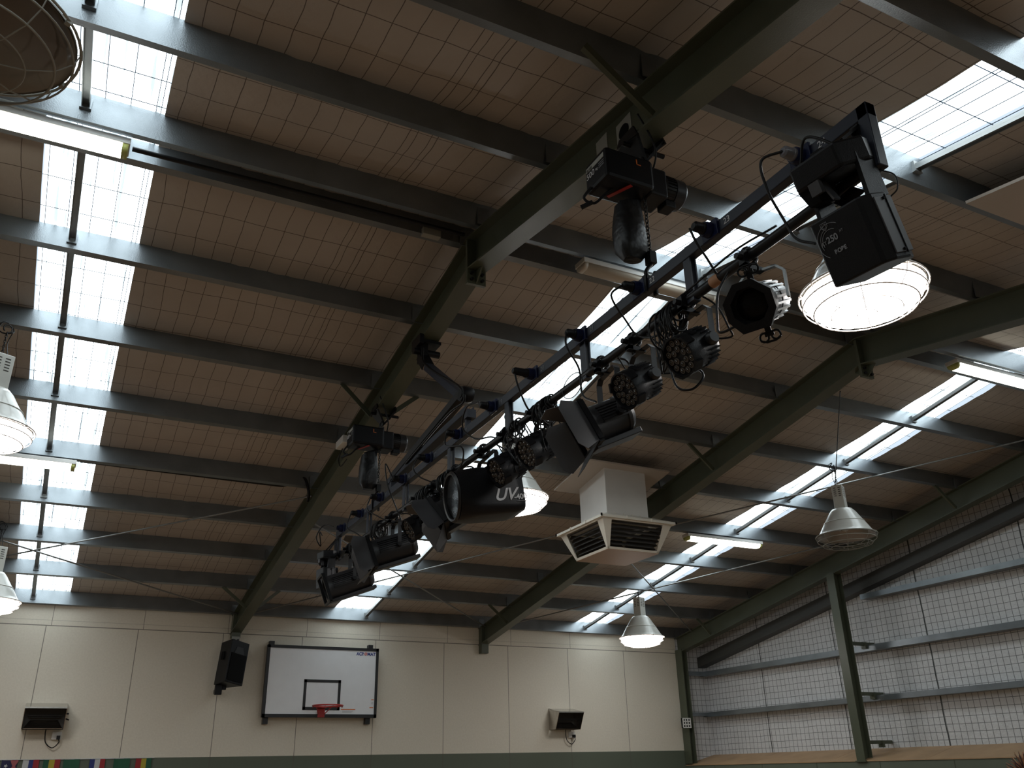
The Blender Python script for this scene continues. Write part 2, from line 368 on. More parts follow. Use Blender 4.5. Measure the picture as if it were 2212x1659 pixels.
# skylight sheets with the safety mesh below them
wn = 0
for (xa, xb) in STRIPS:
    for side in (0, 1):
        wn += 1
        n, d, sg, L = (NA, DA, 1, (D - YR) / CT) if side == 0 else (NBv, DB, -1, (YR - YN) / CT)
        o0 = V((0, YR, ZR + HC / CT))
        b = MB(); h = n * 0.03; nx = 20          # corrugated sheet
        rows = []
        for i in range(nx * 2 + 1):
            x = xa + (xb - xa) * i / (nx * 2); z = h + n * (0.006 * math.cos(math.pi * i / 2))
            rows.append((o0 + V((x, 0, 0)) + z, o0 + V((x, 0, 0)) + z + d * (sg * L)))
        vs = [p for r in rows for p in r]; fs = [(2 * i, 2 * i + 1, 2 * i + 3, 2 * i + 2) for i in range(len(rows) - 1)]
        b.add(vs, fs if side == 0 else [f[::-1] for f in fs], True)
        win = struct(b.build('window_%d' % wn, M['sky']))
        b = MB(); j = 0
        while j * 0.33 < L:
            p = o0 + d * (sg * (0.02 + j * 0.33)); b.bar(p + V((xa, 0, 0)), p + V((xb, 0, 0)), 0.005, 0.003); j += 1
        x = math.ceil(xa / 0.155) * 0.155
        while x < xb:
            b.bar(o0 + V((x, 0, 0)), o0 + V((x, 0, 0)) + d * (sg * L), 0.005, 0.003)
            if int(round(x / 0.155)) % 3 == 0: b.bar(o0 + V((x + .03, 0, 0)), o0 + V((x + .03, 0, 0)) + d * (sg * L), 0.005, 0.003)
            x += 0.155
        b.build('safety_mesh', M['wire'], win)

# ------------------------------------------------------------------ purlins
def purlin(yk, zk, n, d, x0, x1, label, xh=0.197):
    o = V((0, yk, zk)); w_ = -0.062           # lip edge at (yk, zk), web towards the camera side
    def P(a, h): return o + d * a + n * h
    t = 0.006
    b = MB()
    poly = [P(w_, 0), P(0, 0), P(0, 0.02), P(-t, 0.02), P(-t, t), P(w_ + t, t), P(w_ + t, xh - t), P(-0.01, xh - t), P(-0.01, xh), P(w_, xh)]
    vs = [V((x0, p.y, p.z)) for p in poly] + [V((x1, p.y, p.z)) for p in poly]; k = len(poly)
    b.add(vs, [(i, (i + 1) % k, k + (i + 1) % k, k + i) for i in range(k)])
    ob = b.build('roof_purlin', M['purlin'])
    return tag(ob, label, 'purlin', 'steel roof purlins')
PA = []
for k in range(8):
    s_ = k * 1.1386; y = YE - s_ * CT; z = ZE + s_ * ST; PA.append((y, z))
    lab = 'grey steel purlin running along the very top of the cream wall' if k == 0 else 'grey steel roof purlin, %s one up from the cream wall top' % ordinal(k - 1)
    purlin(y, z, NA, DA, XL, XG - 0.01, lab)
PRA = (YR + 0.1423 * CT, ZR - 0.1423 * ST); PRB = (YR - 0.1797 * CT, ZR - 0.1797 * ST)
purlin(*PRA, NA, DA, XL, XG - 0.01, 'dark grey ridge purlin on the cream wall side of the roof ridge')
purlin(*PRB, NBv, DB, XL, XG - 0.01, 'dark grey ridge purlin on the near side of the roof ridge')
PB = [PRB]
for k in range(1, 5):
    dd = 0.1797 + k * 1.106; y = YR - dd * CT; z = ZR - dd * ST; PB.append((y, z))
    purlin(y, z, NBv, DB, XL, XG - 0.01, ['grey purlin just before the ridge pair, meeting the first rafter by the hoist', 'grey purlin passing over the numbered lighting bar end at the top', 'grey purlin at the top right corner, lit by the large skylight', 'grey purlin above the photo top edge nearest the camera'][k - 1])

# ------------------------------------------------------------------ rafters
RX = [2.474, 6.755, 11.05]
RNAME = ['olive steel rafter carrying the two chain hoists', 'olive steel rafter passing behind the square air duct', 'olive steel rafter along the top of the mesh covered end wall']
def ibeam(b, x, y0, y1, zf, d, n, depth=0.293, fw=0.157, ft=0.012, wt=0.010):
    for (hx, h0, h1) in ((fw / 2, 0, ft), (fw / 2, depth - ft, depth), (wt / 2, ft, depth - ft)):
        pts = []
        for (xx, hh) in ((-hx, h0), (hx, h0), (hx, h1), (-hx, h1)): pts.append((xx, hh))
        a = [V((x + xx, y0, zf(y0))) + V((0, 0, hh / CT)) for xx, hh in pts]; c = [V((x + xx, y1, zf(y1))) + V((0, 0, hh / CT)) for xx, hh in pts]
        b.add(a + c, [(3, 2, 1, 0), (4, 5, 6, 7)] + [(i, (i + 1) % 4, 4 + (i + 1) % 4, 4 + i) for i in range(4)])
for i, x in enumerate(RX):
    r = thing('roof_rafter', RNAME[i], 'rafter', (x, YR, zrb(YR)), 'steel rafters')
    b = MB(); ibeam(b, x, D - 0.01, YR, zrb, DA, NA); b.build('beam_length', M['olive'], r)
    b = MB(); ibeam(b, x, YR, YN, zrb, DB, NBv); b.build('beam_length', M['olive'], r)
    zb = zrb(YR)
    b = MB(); b.bx((x - 0.08, YR - 0.016, zb - 0.13), (x + 0.08, YR + 0.016, zb + 0.27)); b.prism([(x - .006, YR - .016, zb - .12), (x - .006, YR - .13, zb - .02), (x - .006, YR - .016, zb - .005)], (0.012, 0, 0))
    b.prism([(x - .006, YR + .016, zb - .12), (x - .006, YR + .13, zb - .02), (x - .006, YR + .016, zb - .005)], (0.012, 0, 0))
    b.build('apex_plate', M['olive'], r)
    for dx in (-0.045, 0.045):
        for dz in (-0.095, -0.04): MB().lathe([(0, -0.022), (0.014, -0.022), (0.014, 0), ], frame((x + dx, YR - 0.017, zb + dz), (0, 1, 0)), 6).build('bolt', M['pipe'], r)
    if i < 2:
        b = MB(); b.bx((x - 0.068, D - 0.13, 3.62 if i == 0 else 3.54), (x + 0.068, D - 0.005, zrb(D) + 0.33)); b.build('end_post', M['olive'], r, 0.004)
        if i == 0:
            b = MB(); b.bx((x - 0.06, D - 0.135, 3.53), (x + 0.06, D - 0.12, 3.64)); p = b.build('foot_plate', M['sticker'], r)
            for dx in (-0.032, 0.032): MB().lathe([(0, 0.02), (0.016, 0.02), (0.016, 0)], frame((x + dx, D - 0.136, 3.585), (0, -1, 0)), 8).build('plate_bolt', M['pipe'], p)
    # cleats where purlins land
    for (y, z), n_ in [(q_, NA) for q_ in PA + [PRA]] + [(q_, NBv) for q_ in PB]: MB().box(V((x - 0.055, y - 0.075, z)) + n_ * 0.07, (0.10, 0.008, 0.15)).build('purlin_cleat', M['purlin'], r)
# corner post and gable column
b = MB(); b.bx((10.972, 14.24, 1.69), (10.987, 14.44, zrb(14.3) + 0.05)); b.bx((11.085, 14.24, 1.70), (11.1, 14.44, zrb(14.3) + 0.05)); b.bx((10.987, 14.335, 1.70), (11.085, 14.345, zrb(14.3) + .05))
tag(b.build('corner_post', M['olive']), 'olive steel post standing in the corner at the cream wall end', 'post', 'steel posts')
g = thing('gable_post', 'tall olive steel post standing against the mesh covered end wall', 'post', (11.05, 10.12, 0), 'steel posts')
zt = zrb(10.12) + 0.02
b = MB(); b.bx((10.965, 10.10, 1.655), (10.977, 10.26, zt)); b.bx((11.12, 10.10, 1.655), (11.132, 10.26, zt)); b.bx((10.977, 10.175, 1.655), (11.12, 10.185, zt)); b.build('post_length', M['olive'], g)
b = MB(); b.bx((10.95, 10.08, 1.655), (11.15, 10.28, 1.675)); b.build('base_plate', M['olive'], g)
# girts, rake member, short stays
GZ = [(2.515, 2.575, 'lowest of the three level girts on the mesh end wall'), (3.255, 3.325, 'middle of the three level girts on the mesh end wall'), (4.05, 4.11, 'highest and shortest of the level girts on the mesh end wall')]
for i, (z0, z1, lab) in enumerate(GZ):
    y1 = 14.38 if i < 2 else 10.1
    b = MB(); b.bx((XG - 0.2, YN, z0), (XG - 0.192, y1, z1 + 0.02)); b.bx((XG - 0.2, YN, z0), (XG, y1, z0 + 0.008)); b.bx((XG - 0.2, YN, z1 + .012), (XG, y1, z1 + 0.02))
    tag(b.build('wall_girt', M['purlin']), 'grey steel girt, ' + lab, 'girt', 'steel wall girts')
    if i < 2:
        b = MB(); b.bx((11.1, 14.25, z0 + 0.015), (XG - 0.192, 14.33, z1 + 0.02))
        tag(b.build('girt_stub', M['purlin']), 'short dark stub joining the corner post to the %s girt' % ('lowest' if i == 0 else 'middle'), 'bracket')
for i, z in enumerate((1.9, 2.59, 3.34)):
    b = MB(); b.bx((11.13, 10.15, z), (XG - 0.01, 10.20, z + 0.05)); b.bx((XG - 0.24, 10.13, z - 0.05), (XG - 0.2, 10.22, z + 0.05))
    tag(b.build('post_stay', M['olive']), 'short olive stay from the tall end wall post to %s' % ['the plywood ledge', 'the lowest girt', 'the middle girt'][i], 'bracket')
b = MB()
for (ya, yb) in ((14.4, YR), ):
    pts = []
    for (xx, hh) in ((-0.2, -0.75), (-0.2, -0.56), (-0.002, -0.56), (-0.002, -0.75)): pts.append((xx, hh))
    a = [V((XG + xx, ya, zpb(ya) + 0.2 + hh)) for xx, hh in pts]; c = [V((XG + xx, yb, zpb(yb) + 0.2 + hh)) for xx, hh in pts]
    b.add(a + c, [(0, 1, 2, 3), (7, 6, 5, 4)] + [(i, 4 + i, 4 + (i + 1) % 4, (i + 1) % 4) for i in range(4)])
tag(b.build('rake_girt', M['rake']), 'dark sloping girt following the roof pitch on the mesh end wall', 'girt')

# fly braces
FB = [((1.965, 2.90), 0, 'from the first rafter up to a purlin beside the near hoist', (2.96,)), ((2.08, 7.70), 0, 'left of the first rafter above the far hoist', None), ((2.88, 7.70), 0, 'right of the first rafter above the far hoist', None),
      ((2.03, 13.29), 0, 'left of the first rafter near the cream wall', None), ((2.86, 13.29), 0, 'right of the first rafter near the cream wall', None),
      ((6.33, 13.29), 1, 'left of the middle rafter near the cream wall', None), ((6.32, 7.70), 1, 'left of the middle rafter above the air duct', None),
      ((10.59, 7.70), 2, 'on the end wall rafter high on the roof', None), ((10.65, 13.29), 2, 'on the end wall rafter near the cream wall', None)]
for (p, ri, lab, _) in FB:
    x, y = p; sx = 1 if x > RX[ri] else -1
    a = V((x, y - 0.03, zpb(y) + 0.01)); c = V((RX[ri] + sx * 0.075, y, zrb(y) + 0.03))
    b = MB(); b.bar(a, c, 0.045, 0.006, (0, 1, 0)); b.bar(a + V((0, .02, 0)), c + V((0, .02, 0)), 0.006, 0.045, (0, 1, 0))
    tag(b.build('fly_brace', M['olive']), 'slanting olive fly brace ' + lab, 'brace', 'fly braces')
# cross bracing rods
def rod(a, c, lab):
    za, zc = zpb(a[1]) - 0.02, zpb(c[1]) - 0.02
    tag(MB().tube([(a[0], a[1], za), (c[0], c[1], zc)], 0.011, 8).build('brace_rod', M['rod']), lab, 'rod', 'cross bracing rods')
rod((-1.9, 11.45), (2.45, 14.3), 'thin brace rod crossing the left skylight, falling to the right')
rod((-1.9, 13.55), (2.45, 10.07), 'thin brace rod crossing the left skylight, rising to the right')
rod((2.55, 14.38), (6.72, 9.66), 'thin brace rod between the first two rafters, rising to the right')
rod((2.5, 10.65), (6.72, 14.25), 'thin brace rod between the first two rafters, falling to the right')
rod((6.9, 14.38), (11.0, 9.2), 'thin brace rod over the lit end lamp, rising to the right')
rod((6.8, 10.28), (11.0, 13.9), 'thin brace rod over the lit end lamp, falling to the right')
rod((6.8, 10.5), (11.0, 5.92), 'long pale brace rod passing behind the unlit lamp on the right')

# bridging struts across the skylights
def strut(x, pa, pb, n, lab, bright):
    a = V((x, pa[0], pa[1])) + n * 0.10; c = V((x, pb[0] - 0.07, pb[1])) + n * 0.10
    b = MB(); b.bar(a, c, 0.05, 0.006, n); b.bar(a + V((.022, 0, 0)), c + V((.022, 0, 0)), 0.006, 0.04, n); b.bar(a - V((.022, 0, 0)), c - V((.022, 0, 0)), 0.006, 0.04, n)
    b.box(c + V((0, 0.0, 0)), (0.07, 0.03, 0.08)); b.box(a, (0.07, 0.03, 0.08))
    tag(b.build('bridging_strut', M['rod'] if bright else M['purlin']), lab, 'strut', 'bridging struts')
for (x, nm, br) in ((-0.41, 'left skylight strip', False), (4.575, 'middle skylight strip', True), (8.87, 'right skylight strip', True)):
    for k in range(7): strut(x, PA[k + 1], PA[k], NA, '%s steel strut along the %s, %s from the cream wall' % ('pale' if br else 'grey', nm, ordinal(k)), br)
    strut(x, PRA, PA[7], NA, '%s steel strut along the %s, the last before the ridge' % ('pale' if br else 'grey', nm), br)
    if x < 8:
        for k in range(3): strut(x, PB[k + 1], PB[k], NBv, '%s steel strut along the %s, %s past the ridge' % ('pale' if br else 'grey', nm, ordinal(k)), br)

# ------------------------------------------------------------------ high bay lamps
def make_lamp(lit):
    r = thing('high_bay_lamp', '', 'lamp', (0, 0, 0), 'high bay lamps')      # origin: centre of the rim
    I = Matrix.Identity(4); R = 0.355
    b = MB()
    outer = [(0.105, 0.345), (0.125, 0.34), (0.16, 0.30), (0.20, 0.235), (0.245, 0.165), (0.285, 0.10), (0.315, 0.05), (R - .01, 0.012), (R, 0.008), (R, 0.0)]
    b.lathe(outer, I, 48); b.lathe([(p[0] - 0.006, p[1] - 0.004) for p in outer[::-1]], I, 48, mi=1); b.lathe([(0.248, 0.160), (0.252, 0.163), (0.250, 0.168), (0.243, 0.172)], I, 48)
    b.lathe([(0.0, 0.341), (0.105, 0.341)], I, 48, mi=1); b.lathe([(0, 0.347), (0.105, 0.345)], I, 48)
    b.build('dome', [M['lampwhite'], M['reflector']], r, local=True)
    b = MB(); b.bx((-0.085, -0.065, 0.345), (0.085, 0.065, 0.65)); gb = b.build('gear_box', M['lampwhite'], r, 0.006, local=True)
    b = MB()
    for i in range(5):
        for sx in (-0.035, 0.035):
            b.bx((sx - 0.02, -0.0665, 0.605 - i * 0.026), (sx + 0.02, -0.063, 0.614 - i * 0.026)); b.bx((-0.0865, sx * 0.8 - 0.015, 0.605 - i * 0.026), (-0.083, sx * 0.8 + 0.015, 0.614 - i * 0.026))
    b.build('vent_slot', M['heatdark'], gb, local=True)
    b = MB(); b.tube([(0.0, 0, 0.64), (0.0, 0, 0.67)], 0.012)
    for i in range(8):
        a = 0.67 + i * 0.024; ang = (i % 2) * math.pi / 2; c = [V((0.009 * math.cos(t) * math.cos(ang), 0.009 * math.cos(t) * math.sin(ang), a + 0.015 + 0.018 * math.sin(t))) for t in [k * math.pi / 5 for k in range(10)]]
        b.tube(c, 0.003, 5, True)
    b.tube([V((0.035 * math.sin(t) - 0.0, 0, 0.90 + 0.035 * math.cos(t))) for t in [k * 0.5 for k in range(-5, 7)]], 0.006, 6); b.tube([(0, 0, 0.84), (0, 0, 0.865)], 0.006, 6)
    b.build('hanging_hook', M['pipe'], r, local=True)
    b = MB(); cb = [V((0.06 * math.cos(t), 0.03 + 0.02 * math.sin(2 * t), 0.915 + 0.05 * math.sin(t))) for t in [k * math.pi / 8 for k in range(16)]]; b.tube(cb, 0.006, 6, True)
    b.tube(spline([(0.06, 0.03, 0.915), (0.04, 0.05, 0.80), (0.05, 0.03, 0.70), (0.05, 0.0, 0.64)], 6), 0.004, 6); b.build('supply_cable', M['rubber'], r, local=True)
    b = MB()                                                        # wire guard bowl
    for rr, zz, th in ((R + 0.012, 0.004, 0.006), (R - 0.005, -0.05, 0.0045), (R - 0.06, -0.105, 0.0045), (0.20, -0.135, 0.003), (0.055, -0.142, 0.003)):
        b.tube([V((rr * math.cos(t), rr * math.sin(t), zz)) for t in [k * math.pi / 24 for k in range(48)]], th, 6, True)
    for k in range(8):
        t = k * math.pi / 4 + 0.2; c, s_ = math.cos(t), math.sin(t)
        b.tube([(c * q, s_ * q, z) for q, z in ((R + 0.012, 0.004), (R - 0.005, -0.05), (R - 0.06, -0.105), (0.20, -0.135), (0.055, -0.142))], 0.003, 5)
    for k in range(6):
        t = k * math.pi / 3; b.box((math.cos(t) * (R + .006), math.sin(t) * (R + .006), 0.0), (0.02, 0.02, 0.02))
    b.build('wire_guard', M['guard'] if lit else M['sticker'], r, local=True)  # lit lamps get paler guard wires, their glare put into the colour
    if lit: b = MB(); b.lathe([(R - 0.012, -0.002), (R - 0.025, -0.05), (R - 0.075, -0.098), (0.18, -0.122), (0.05, -0.13), (0.0, -0.13)], I, 48); b.build('lit_cover', M['lens_on'], r, local=True)
    else:
        b = MB(); b.lathe([(0.0, 0.30), (0.03, 0.29), (0.045, 0.20), (0.055, 0.12), (0.045, 0.08), (0.0, 0.06)], I, 20); b.build('bulb', M['white'], r, local=True)
        b = MB(); b.lathe([(R - 0.012, -0.002), (R - 0.03, -0.03), (0.18, -0.045), (0.0, -0.05)], I, 48); b.build('clear_cover', M['glass'], r, local=True)
    return r
LAMPS = [((3.93, 3.03, 4.20), 1, 'large lit caged bay lamp glowing right behind the scanner light on the bar'),
         ((3.92, 7.62, 4.19), 1, 'lit white bay lamp half hidden behind the ultraviolet floodlight'),
         ((8.59, 12.16, 3.60), 1, 'lit white bay lamp hanging before the cream wall near the end wall'),
         ((-0.80, 7.60, 4.21), 1, 'lit white bay lamp at the left photo edge beside the skylight'),
         ((-0.82, 12.03, 3.60), 1, 'small lit white bay lamp at the left photo edge just above the cream wall'),
         ((8.59, 7.60, 4.235), 0, 'unlit white bay lamp hanging alone before the end wall rafter'),
         ((-0.66, 3.00, 4.20), 0, 'unlit bay lamp seen from below in the top left photo corner')]
proto = {}
for loc, lit, lab in LAMPS:
    if lit not in proto: proto[lit] = o = make_lamp(lit)
    else: o = copy_tree(proto[lit])
    o.location = loc; o['label'] = lab; o.rotation_euler = (0, 0, 0.0)
    o.rotation_euler.z = {0: 0.55, 1: 0.45}[lit]
# thin cable to the unlit lamp
tag(MB().tube([(6.80, 5.76, 5.16), (8.62, 7.68, 4.86), (8.64, 7.66, 4.60)], 0.006, 6).build('stay_cable', M['rubber']), 'thin dark cable running from the middle rafter down to the unlit lamp', 'cable')

# ------------------------------------------------------------------ fluorescent battens
def batten(x0, x1, y, z, lit, lab):
    r = thing('fluorescent_batten', lab, 'light', ((x0 + x1) / 2, y, z), 'fluorescent battens')
    b = MB(); b.bx((x0, y - 0.075, z - 0.045), (x1, y + 0.075, z)); b.build('tray', M['white'], r, 0.004)
    def body(xa, xb):
        b = MB(); sec = [(-0.068, -0.045), (-0.062, -0.075), (-0.04, -0.095), (0.04, -0.095), (0.062, -0.075), (0.068, -0.045)]
        vs = [V((xa, y + p, z + q)) for p, q in sec] + [V((xb, y + p, z + q)) for p, q in sec]; k = len(sec)
        return b.add(vs, [(i, (i + 1) % k, k + (i + 1) % k, k + i) for i in range(k)] + [tuple(range(k))[::-1], tuple(range(k, 2 * k))], True)
    body(x0 + 0.045, x1 - 0.045).build('diffuser', M['tube_on'] if lit else M['tube_off'], r)
    for xa, xb in ((x0 + 0.008, x0 + 0.045), (x1 - 0.045, x1 - 0.008)): body(xa, xb).build('end_cap', M['tube_end'] if lit else M['tube_off'], r)  # yellow-green colour for the end caps of switched-on battens
    b = MB()
    for xa in (x0 + 0.15, x1 - 0.15): b.bx((xa - .02, y - .02, z), (xa + .02, y + .02, z + 0.03))
    b.build('mounting_bracket', M['rod'], r)
ZF4 = PA[4][1] - 0.005
batten(-1.53, -0.115, 5.26, 5.525, 1, 'lit fluorescent batten on the ridge at the top left beside the skylight')
batten(-1.53, -0.13, 9.94, ZF4, 1, 'lit fluorescent batten at the left photo edge below the lit lamp')
batten(3.36, 4.76, 5.22, 5.52, 0, 'unlit cream fluorescent batten behind the lighting bar at outlet 22')
batten(7.97, 9.37, 5.26, 5.525, 1, 'lit fluorescent batten at the right photo edge by the middle rafter')
batten(7.95, 9.36, 9.96, ZF4, 1, 'lit fluorescent batten under the skylight between the air duct and the unlit lamp')
# ridge conduit stands for a thin dark shadow line; second conduit along a purlin
tag(MB().tube([(-0.1, 5.32, 5.545), (2.35, 5.31, 5.545)], 0.018, 10).build('conduit_pipe', M['pipe']), 'dark conduit standing for a shadow line along the ridge from the top left batten to the first rafter', 'pipe')
b = MB(); b.tube(spline([(-0.1, 10.0, 4.80), (1.8, 10.01, 4.79), (2.12, 9.99, 4.80), (2.30, 9.9, 4.88), (2.36, 9.85, 4.70), (2.38, 9.95, 4.62)], 8), 0.018, 8)
tag(b.build('conduit_pipe', M['rubber']), 'black conduit along a purlin from the left batten to the first rafter', 'pipe')
tag(MB().bx((2.04, 5.40, 5.53), (2.19, 5.46, 5.60)).build('junction_box', M['sticker'], bevel=0.004), 'small grey box on the ridge purlin left of the first rafter', 'box')
jb = thing('junction_box', 'small cream box on the left side of the first rafter above the far hoist', 'box', (2.34, 8.4, 4.84)); b = MB(); b.bx((2.30, 8.30, 4.80), (2.42, 8.56, 4.88)); b.build('body', M['white'], jb, 0.004)
b = MB(); b.tube(spline([(2.36, 8.5, 4.80), (2.34, 8.55, 4.7), (2.35, 8.5, 4.6), (2.39, 8.42, 4.66)], 6), 0.006, 6); b.build('lead', M['rubber'], jb)
for ya, yb, lab in ((3.44, 3.56, 'plain grey notice stuck on the first rafter web beside the near hoist'), (3.19, 3.34, 'grey notice with a dark round hole on the first rafter web')):
    z0 = zrb((ya + yb) / 2); nb = thing('rafter_notice', lab, 'sign', (2.468, (ya + yb) / 2, z0 + 0.16))
    b = MB(); b.prism([(2.4655, ya, z0 + 0.06), (2.4655, yb, z0 + 0.06), (2.4655, yb, z0 + 0.24), (2.4655, ya, z0 + 0.24)], (0.003, 0, 0)); b.build('plate', M['sticker'], nb)
    if ya < 3.3:
        b = MB(); b.lathe([(0, 0.003), (0.05, 0.003), (0.05, 0)], frame((2.465, (ya + yb) / 2, z0 + 0.15), (-1, 0, 0)), 20); b.build('hole', M['blackm'], nb)

# ------------------------------------------------------------------ air duct and diffuser
def cooler(cx, cy, lab, full=True):
    r = thing('air_duct', lab, 'air duct', (cx, cy, 4.4)); h = 0.30; zt = zpb(cy) + 0.1
    b = MB(); b.bx((cx - h, cy - h, 4.38), (cx + h, cy + h, zt)); b.build('shaft', M['duct'], r, 0.005)
    pl = 0.60; n = -TT if cy > YR else TT
    z0 = lambda y: zpb(y) - 0.004
    b = MB(); b.prism([(cx - pl, cy - 0.42, z0(cy - 0.42)), (cx + pl, cy - 0.42, z0(cy - 0.42)), (cx + pl, cy + 0.42, z0(cy + 0.42)), (cx - pl, cy + 0.42, z0(cy + 0.42))], (0, 0, -0.02)); b.build('ceiling_plate', M['plategrey'], r)
    f0, zt2, zb, fb = 0.53, 4.345, 3.99, 0.36
    b = MB()
    A = [(cx + sx * h, cy + sy * h, 4.44) for sx, sy in ((-1, -1), (1, -1), (1, 1), (-1, 1))]; B = [(cx + sx * f0, cy + sy * f0, zt2) for sx, sy in ((-1, -1), (1, -1), (1, 1), (-1, 1))]
    Bl = [(x, y, z - 0.028) for x, y, z in B]
    b.add(A + B + Bl, [(i, 4 + i, 4 + (i + 1) % 4, (i + 1) % 4) for i in range(4)] + [(4 + i, 8 + i, 8 + (i + 1) % 4, 4 + (i + 1) % 4) for i in range(4)] + [(8, 11, 10, 9)])
    hd = b.build('hood', M['diff'], r)
    b = MB()
    for i in range(4):
        a, c = V(A[i]), V(A[(i + 1) % 4])
        for k in range(1, 5): p = a.lerp(c, k / 5); b.box(p + V((0, 0, 0.0)), (0.012, 0.012, 0.03))
        a, c = V(B[i]), V(B[(i + 1) % 4])
        for k in range(0, 4): p = a.lerp(c, k / 3.0); b.box(p + V((0, 0, -0.008)), (0.016, 0.016, 0.03))
    b.build('rivet', M['diff'], hd)
    # four corner posts and edge rails as one frame, tapering to the bottom plate
    b = MB(); T_ = [V((cx + sx * (f0 - 0.035), cy + sy * (f0 - 0.035), zt2 - 0.02)) for sx, sy in ((-1, -1), (1, -1), (1, 1), (-1, 1))]; Bt = [V((cx + sx * fb, cy + sy * fb, zb)) for sx, sy in ((-1, -1), (1, -1), (1, 1), (-1, 1))]
    for i in range(4):
        j = (i + 1) % 4
        for (t0, t1, bt0, bt1) in ((T_[i], T_[i].lerp(T_[j], 0.13), Bt[i], Bt[i].lerp(Bt[j], 0.035)), (T_[j].lerp(T_[i], 0.13), T_[j], Bt[j].lerp(Bt[i], 0.035), Bt[j])):
            b.slab(bt0, bt1, t1, t0, -0.008)
        m0, m1 = T_[i].lerp(Bt[i], 0.06), T_[j].lerp(Bt[j], 0.06); b.slab(m0, m1, T_[j], T_[i], -0.008)
        m0, m1 = T_[i].lerp(Bt[i], 0.93), T_[j].lerp(Bt[j], 0.93); b.slab(Bt[i], Bt[j], m1, m0, -0.008)
    b.build('diffuser_frame', M['diff'], r)
    b = MB(); b.bx((cx - fb, cy - fb, zb - 0.006), (cx + fb, cy + fb, zb + 0.006)); b.build('bottom_plate', M['platetan'], r)  # tan holds the warm floor bounce in the plate's colour
    for i in range(4):
        j = (i + 1) % 4; b = MB(); mid = (V((cx, cy, 0)))
        for k in range(6):
            f = 0.14 + k * 0.14; p, q = T_[i].lerp(Bt[i], f), T_[j].lerp(Bt[j], f); inn = (V((cx, cy, p.z)) - (p + q) / 2).normalized()
            p2, q2 = p.lerp(q, 0.1) + inn * 0.02, p.lerp(q, 0.9) + inn * 0.02
            b.slab(p2, q2, q2 + inn * 0.06 + V((0, 0, 0.05)), p2 + inn * 0.06 + V((0, 0, 0.05)), 0.003)
        b.build('louvre', M['ductin'], r)
    b = MB(); b.bx((cx - 0.29, cy - 0.29, 4.30), (cx + 0.29, cy + 0.29, 4.31)); b.build('throat', M['ductin'], r)
    return r
cooler(5.91, 8.75, 'square cream air duct and louvred diffuser hanging behind the lighting bar')
# the flat plate of a second duct, only its plate and shaft reach the frame
r = thing('air_duct', 'flat cream ceiling plate of a second duct cut off at the right photo edge', 'air duct', (5.75, 2.2, 5.1))
b = MB(); ya, yb = 1.35, 2.93; b.prism([(5.03, ya, zpb(ya) - 0.03), (6.5, ya, zpb(ya) - 0.03), (6.5, yb, zpb(yb) - 0.03), (5.03, yb, zpb(yb) - 0.03)], (0, 0, 0.022)); b.build('ceiling_plate', M['plategrey'], r)
b = MB(); b.bx((5.55, 1.80, 4.5), (6.15, 2.40, zpb(2.1) - 0.02)); b.build('shaft', M['duct'], r, 0.005)

# ------------------------------------------------------------------ far wall fittings
bb = thing('backboard', 'white basketball backboard with black border and red ring on the cream wall', 'backboard', (3.88, D, 2.45))
yf = 14.298; x0, x1, z0, z1 = 2.972, 4.795, 2.468, 3.54
b = MB(); b.bx((x0 + 0.03, yf, z0 + 0.03), (x1 - 0.03, yf + 0.035, z1 - 0.03)); b.build('panel', M['board'], bb)
b = MB()
for a, c in (((x0, z0), (x1, z0 + 0.05)), ((x0, z1 - 0.045), (x1, z1)), ((x0, z0), (x0 + 0.045, z1)), ((x1 - 0.045, z0), (x1, z1))): b.bx((a[0], yf - 0.008, a[1]), (c[0], yf + 0.06, c[1]))
b.build('border', M['boardblack'], bb)
b = MB()
for a, c in (((3.587, 2.577), (4.183, 2.622)), ((3.587, 2.988), (4.183, 3.032)), ((3.587, 2.577), (3.63, 3.032)), ((4.14, 2.577), (4.183, 3.032))): b.bx((a[0], yf - 0.003, a[1]), (c[0], yf + 0.001, c[1]))
b.build('target_square', M['boardblack'], bb)
for xx in (3.01, 4.635): 
    b = MB(); b.bx((xx, yf + 0.05, 2.374), (xx + 0.075, D - 0.002, 3.602)); b.build('mounting_channel', M['boardblack'], bb)
rg = None
b = MB(); cx, cy, cz, rr = 3.885, yf - 0.15 - 0.225, 2.617, 0.228
b.tube([V((cx + rr * math.cos(t), cy + rr * math.sin(t), cz)) for t in [k * math.pi / 20 for k in range(40)]], 0.012, 8, True)
b.tube([(cx - .12, cy + .19, cz), (cx - .05, yf - .02, cz - .10)], 0.007, 6); b.tube([(cx + .12, cy + .19, cz), (cx + .05, yf - .02, cz - .10)], 0.007, 6)
for k in range(12): t = k * math.pi / 6; b.tube([(cx + rr * math.cos(t), cy + rr * math.sin(t), cz - .01), (cx + rr * math.cos(t + .06), cy + rr * math.sin(t + .06), cz - .03), (cx + rr * math.cos(t + .12), cy + rr * math.sin(t + .12), cz - .01)], 0.003, 5)
rg = b.build('ring', M['rim'], bb)
b = MB(); b.bx((3.83, yf - 0.16, cz - 0.012), (3.94, yf - 0.004, cz + 0.002)); b.prism([(3.833, yf - .004, 2.47), (3.943, yf - .004, 2.47), (3.943, yf - .004, 2.60), (3.833, yf - .004, 2.60)], (0, -0.012, 0)); b.build('bracket', M['rim'], rg)
text('maker_mark', 'ACR', bb, (4.413, yf - 0.002, 3.425), (1, 0, 0), (0, 0, 1), 0.068, M['navy'], bold=0.0025, fit=0.135); text('maker_mark', 'MAT', bb, (4.602, yf - 0.002, 3.425), (1, 0, 0), (0, 0, 1), 0.068, M['navy'], bold=0.0025, fit=0.14)
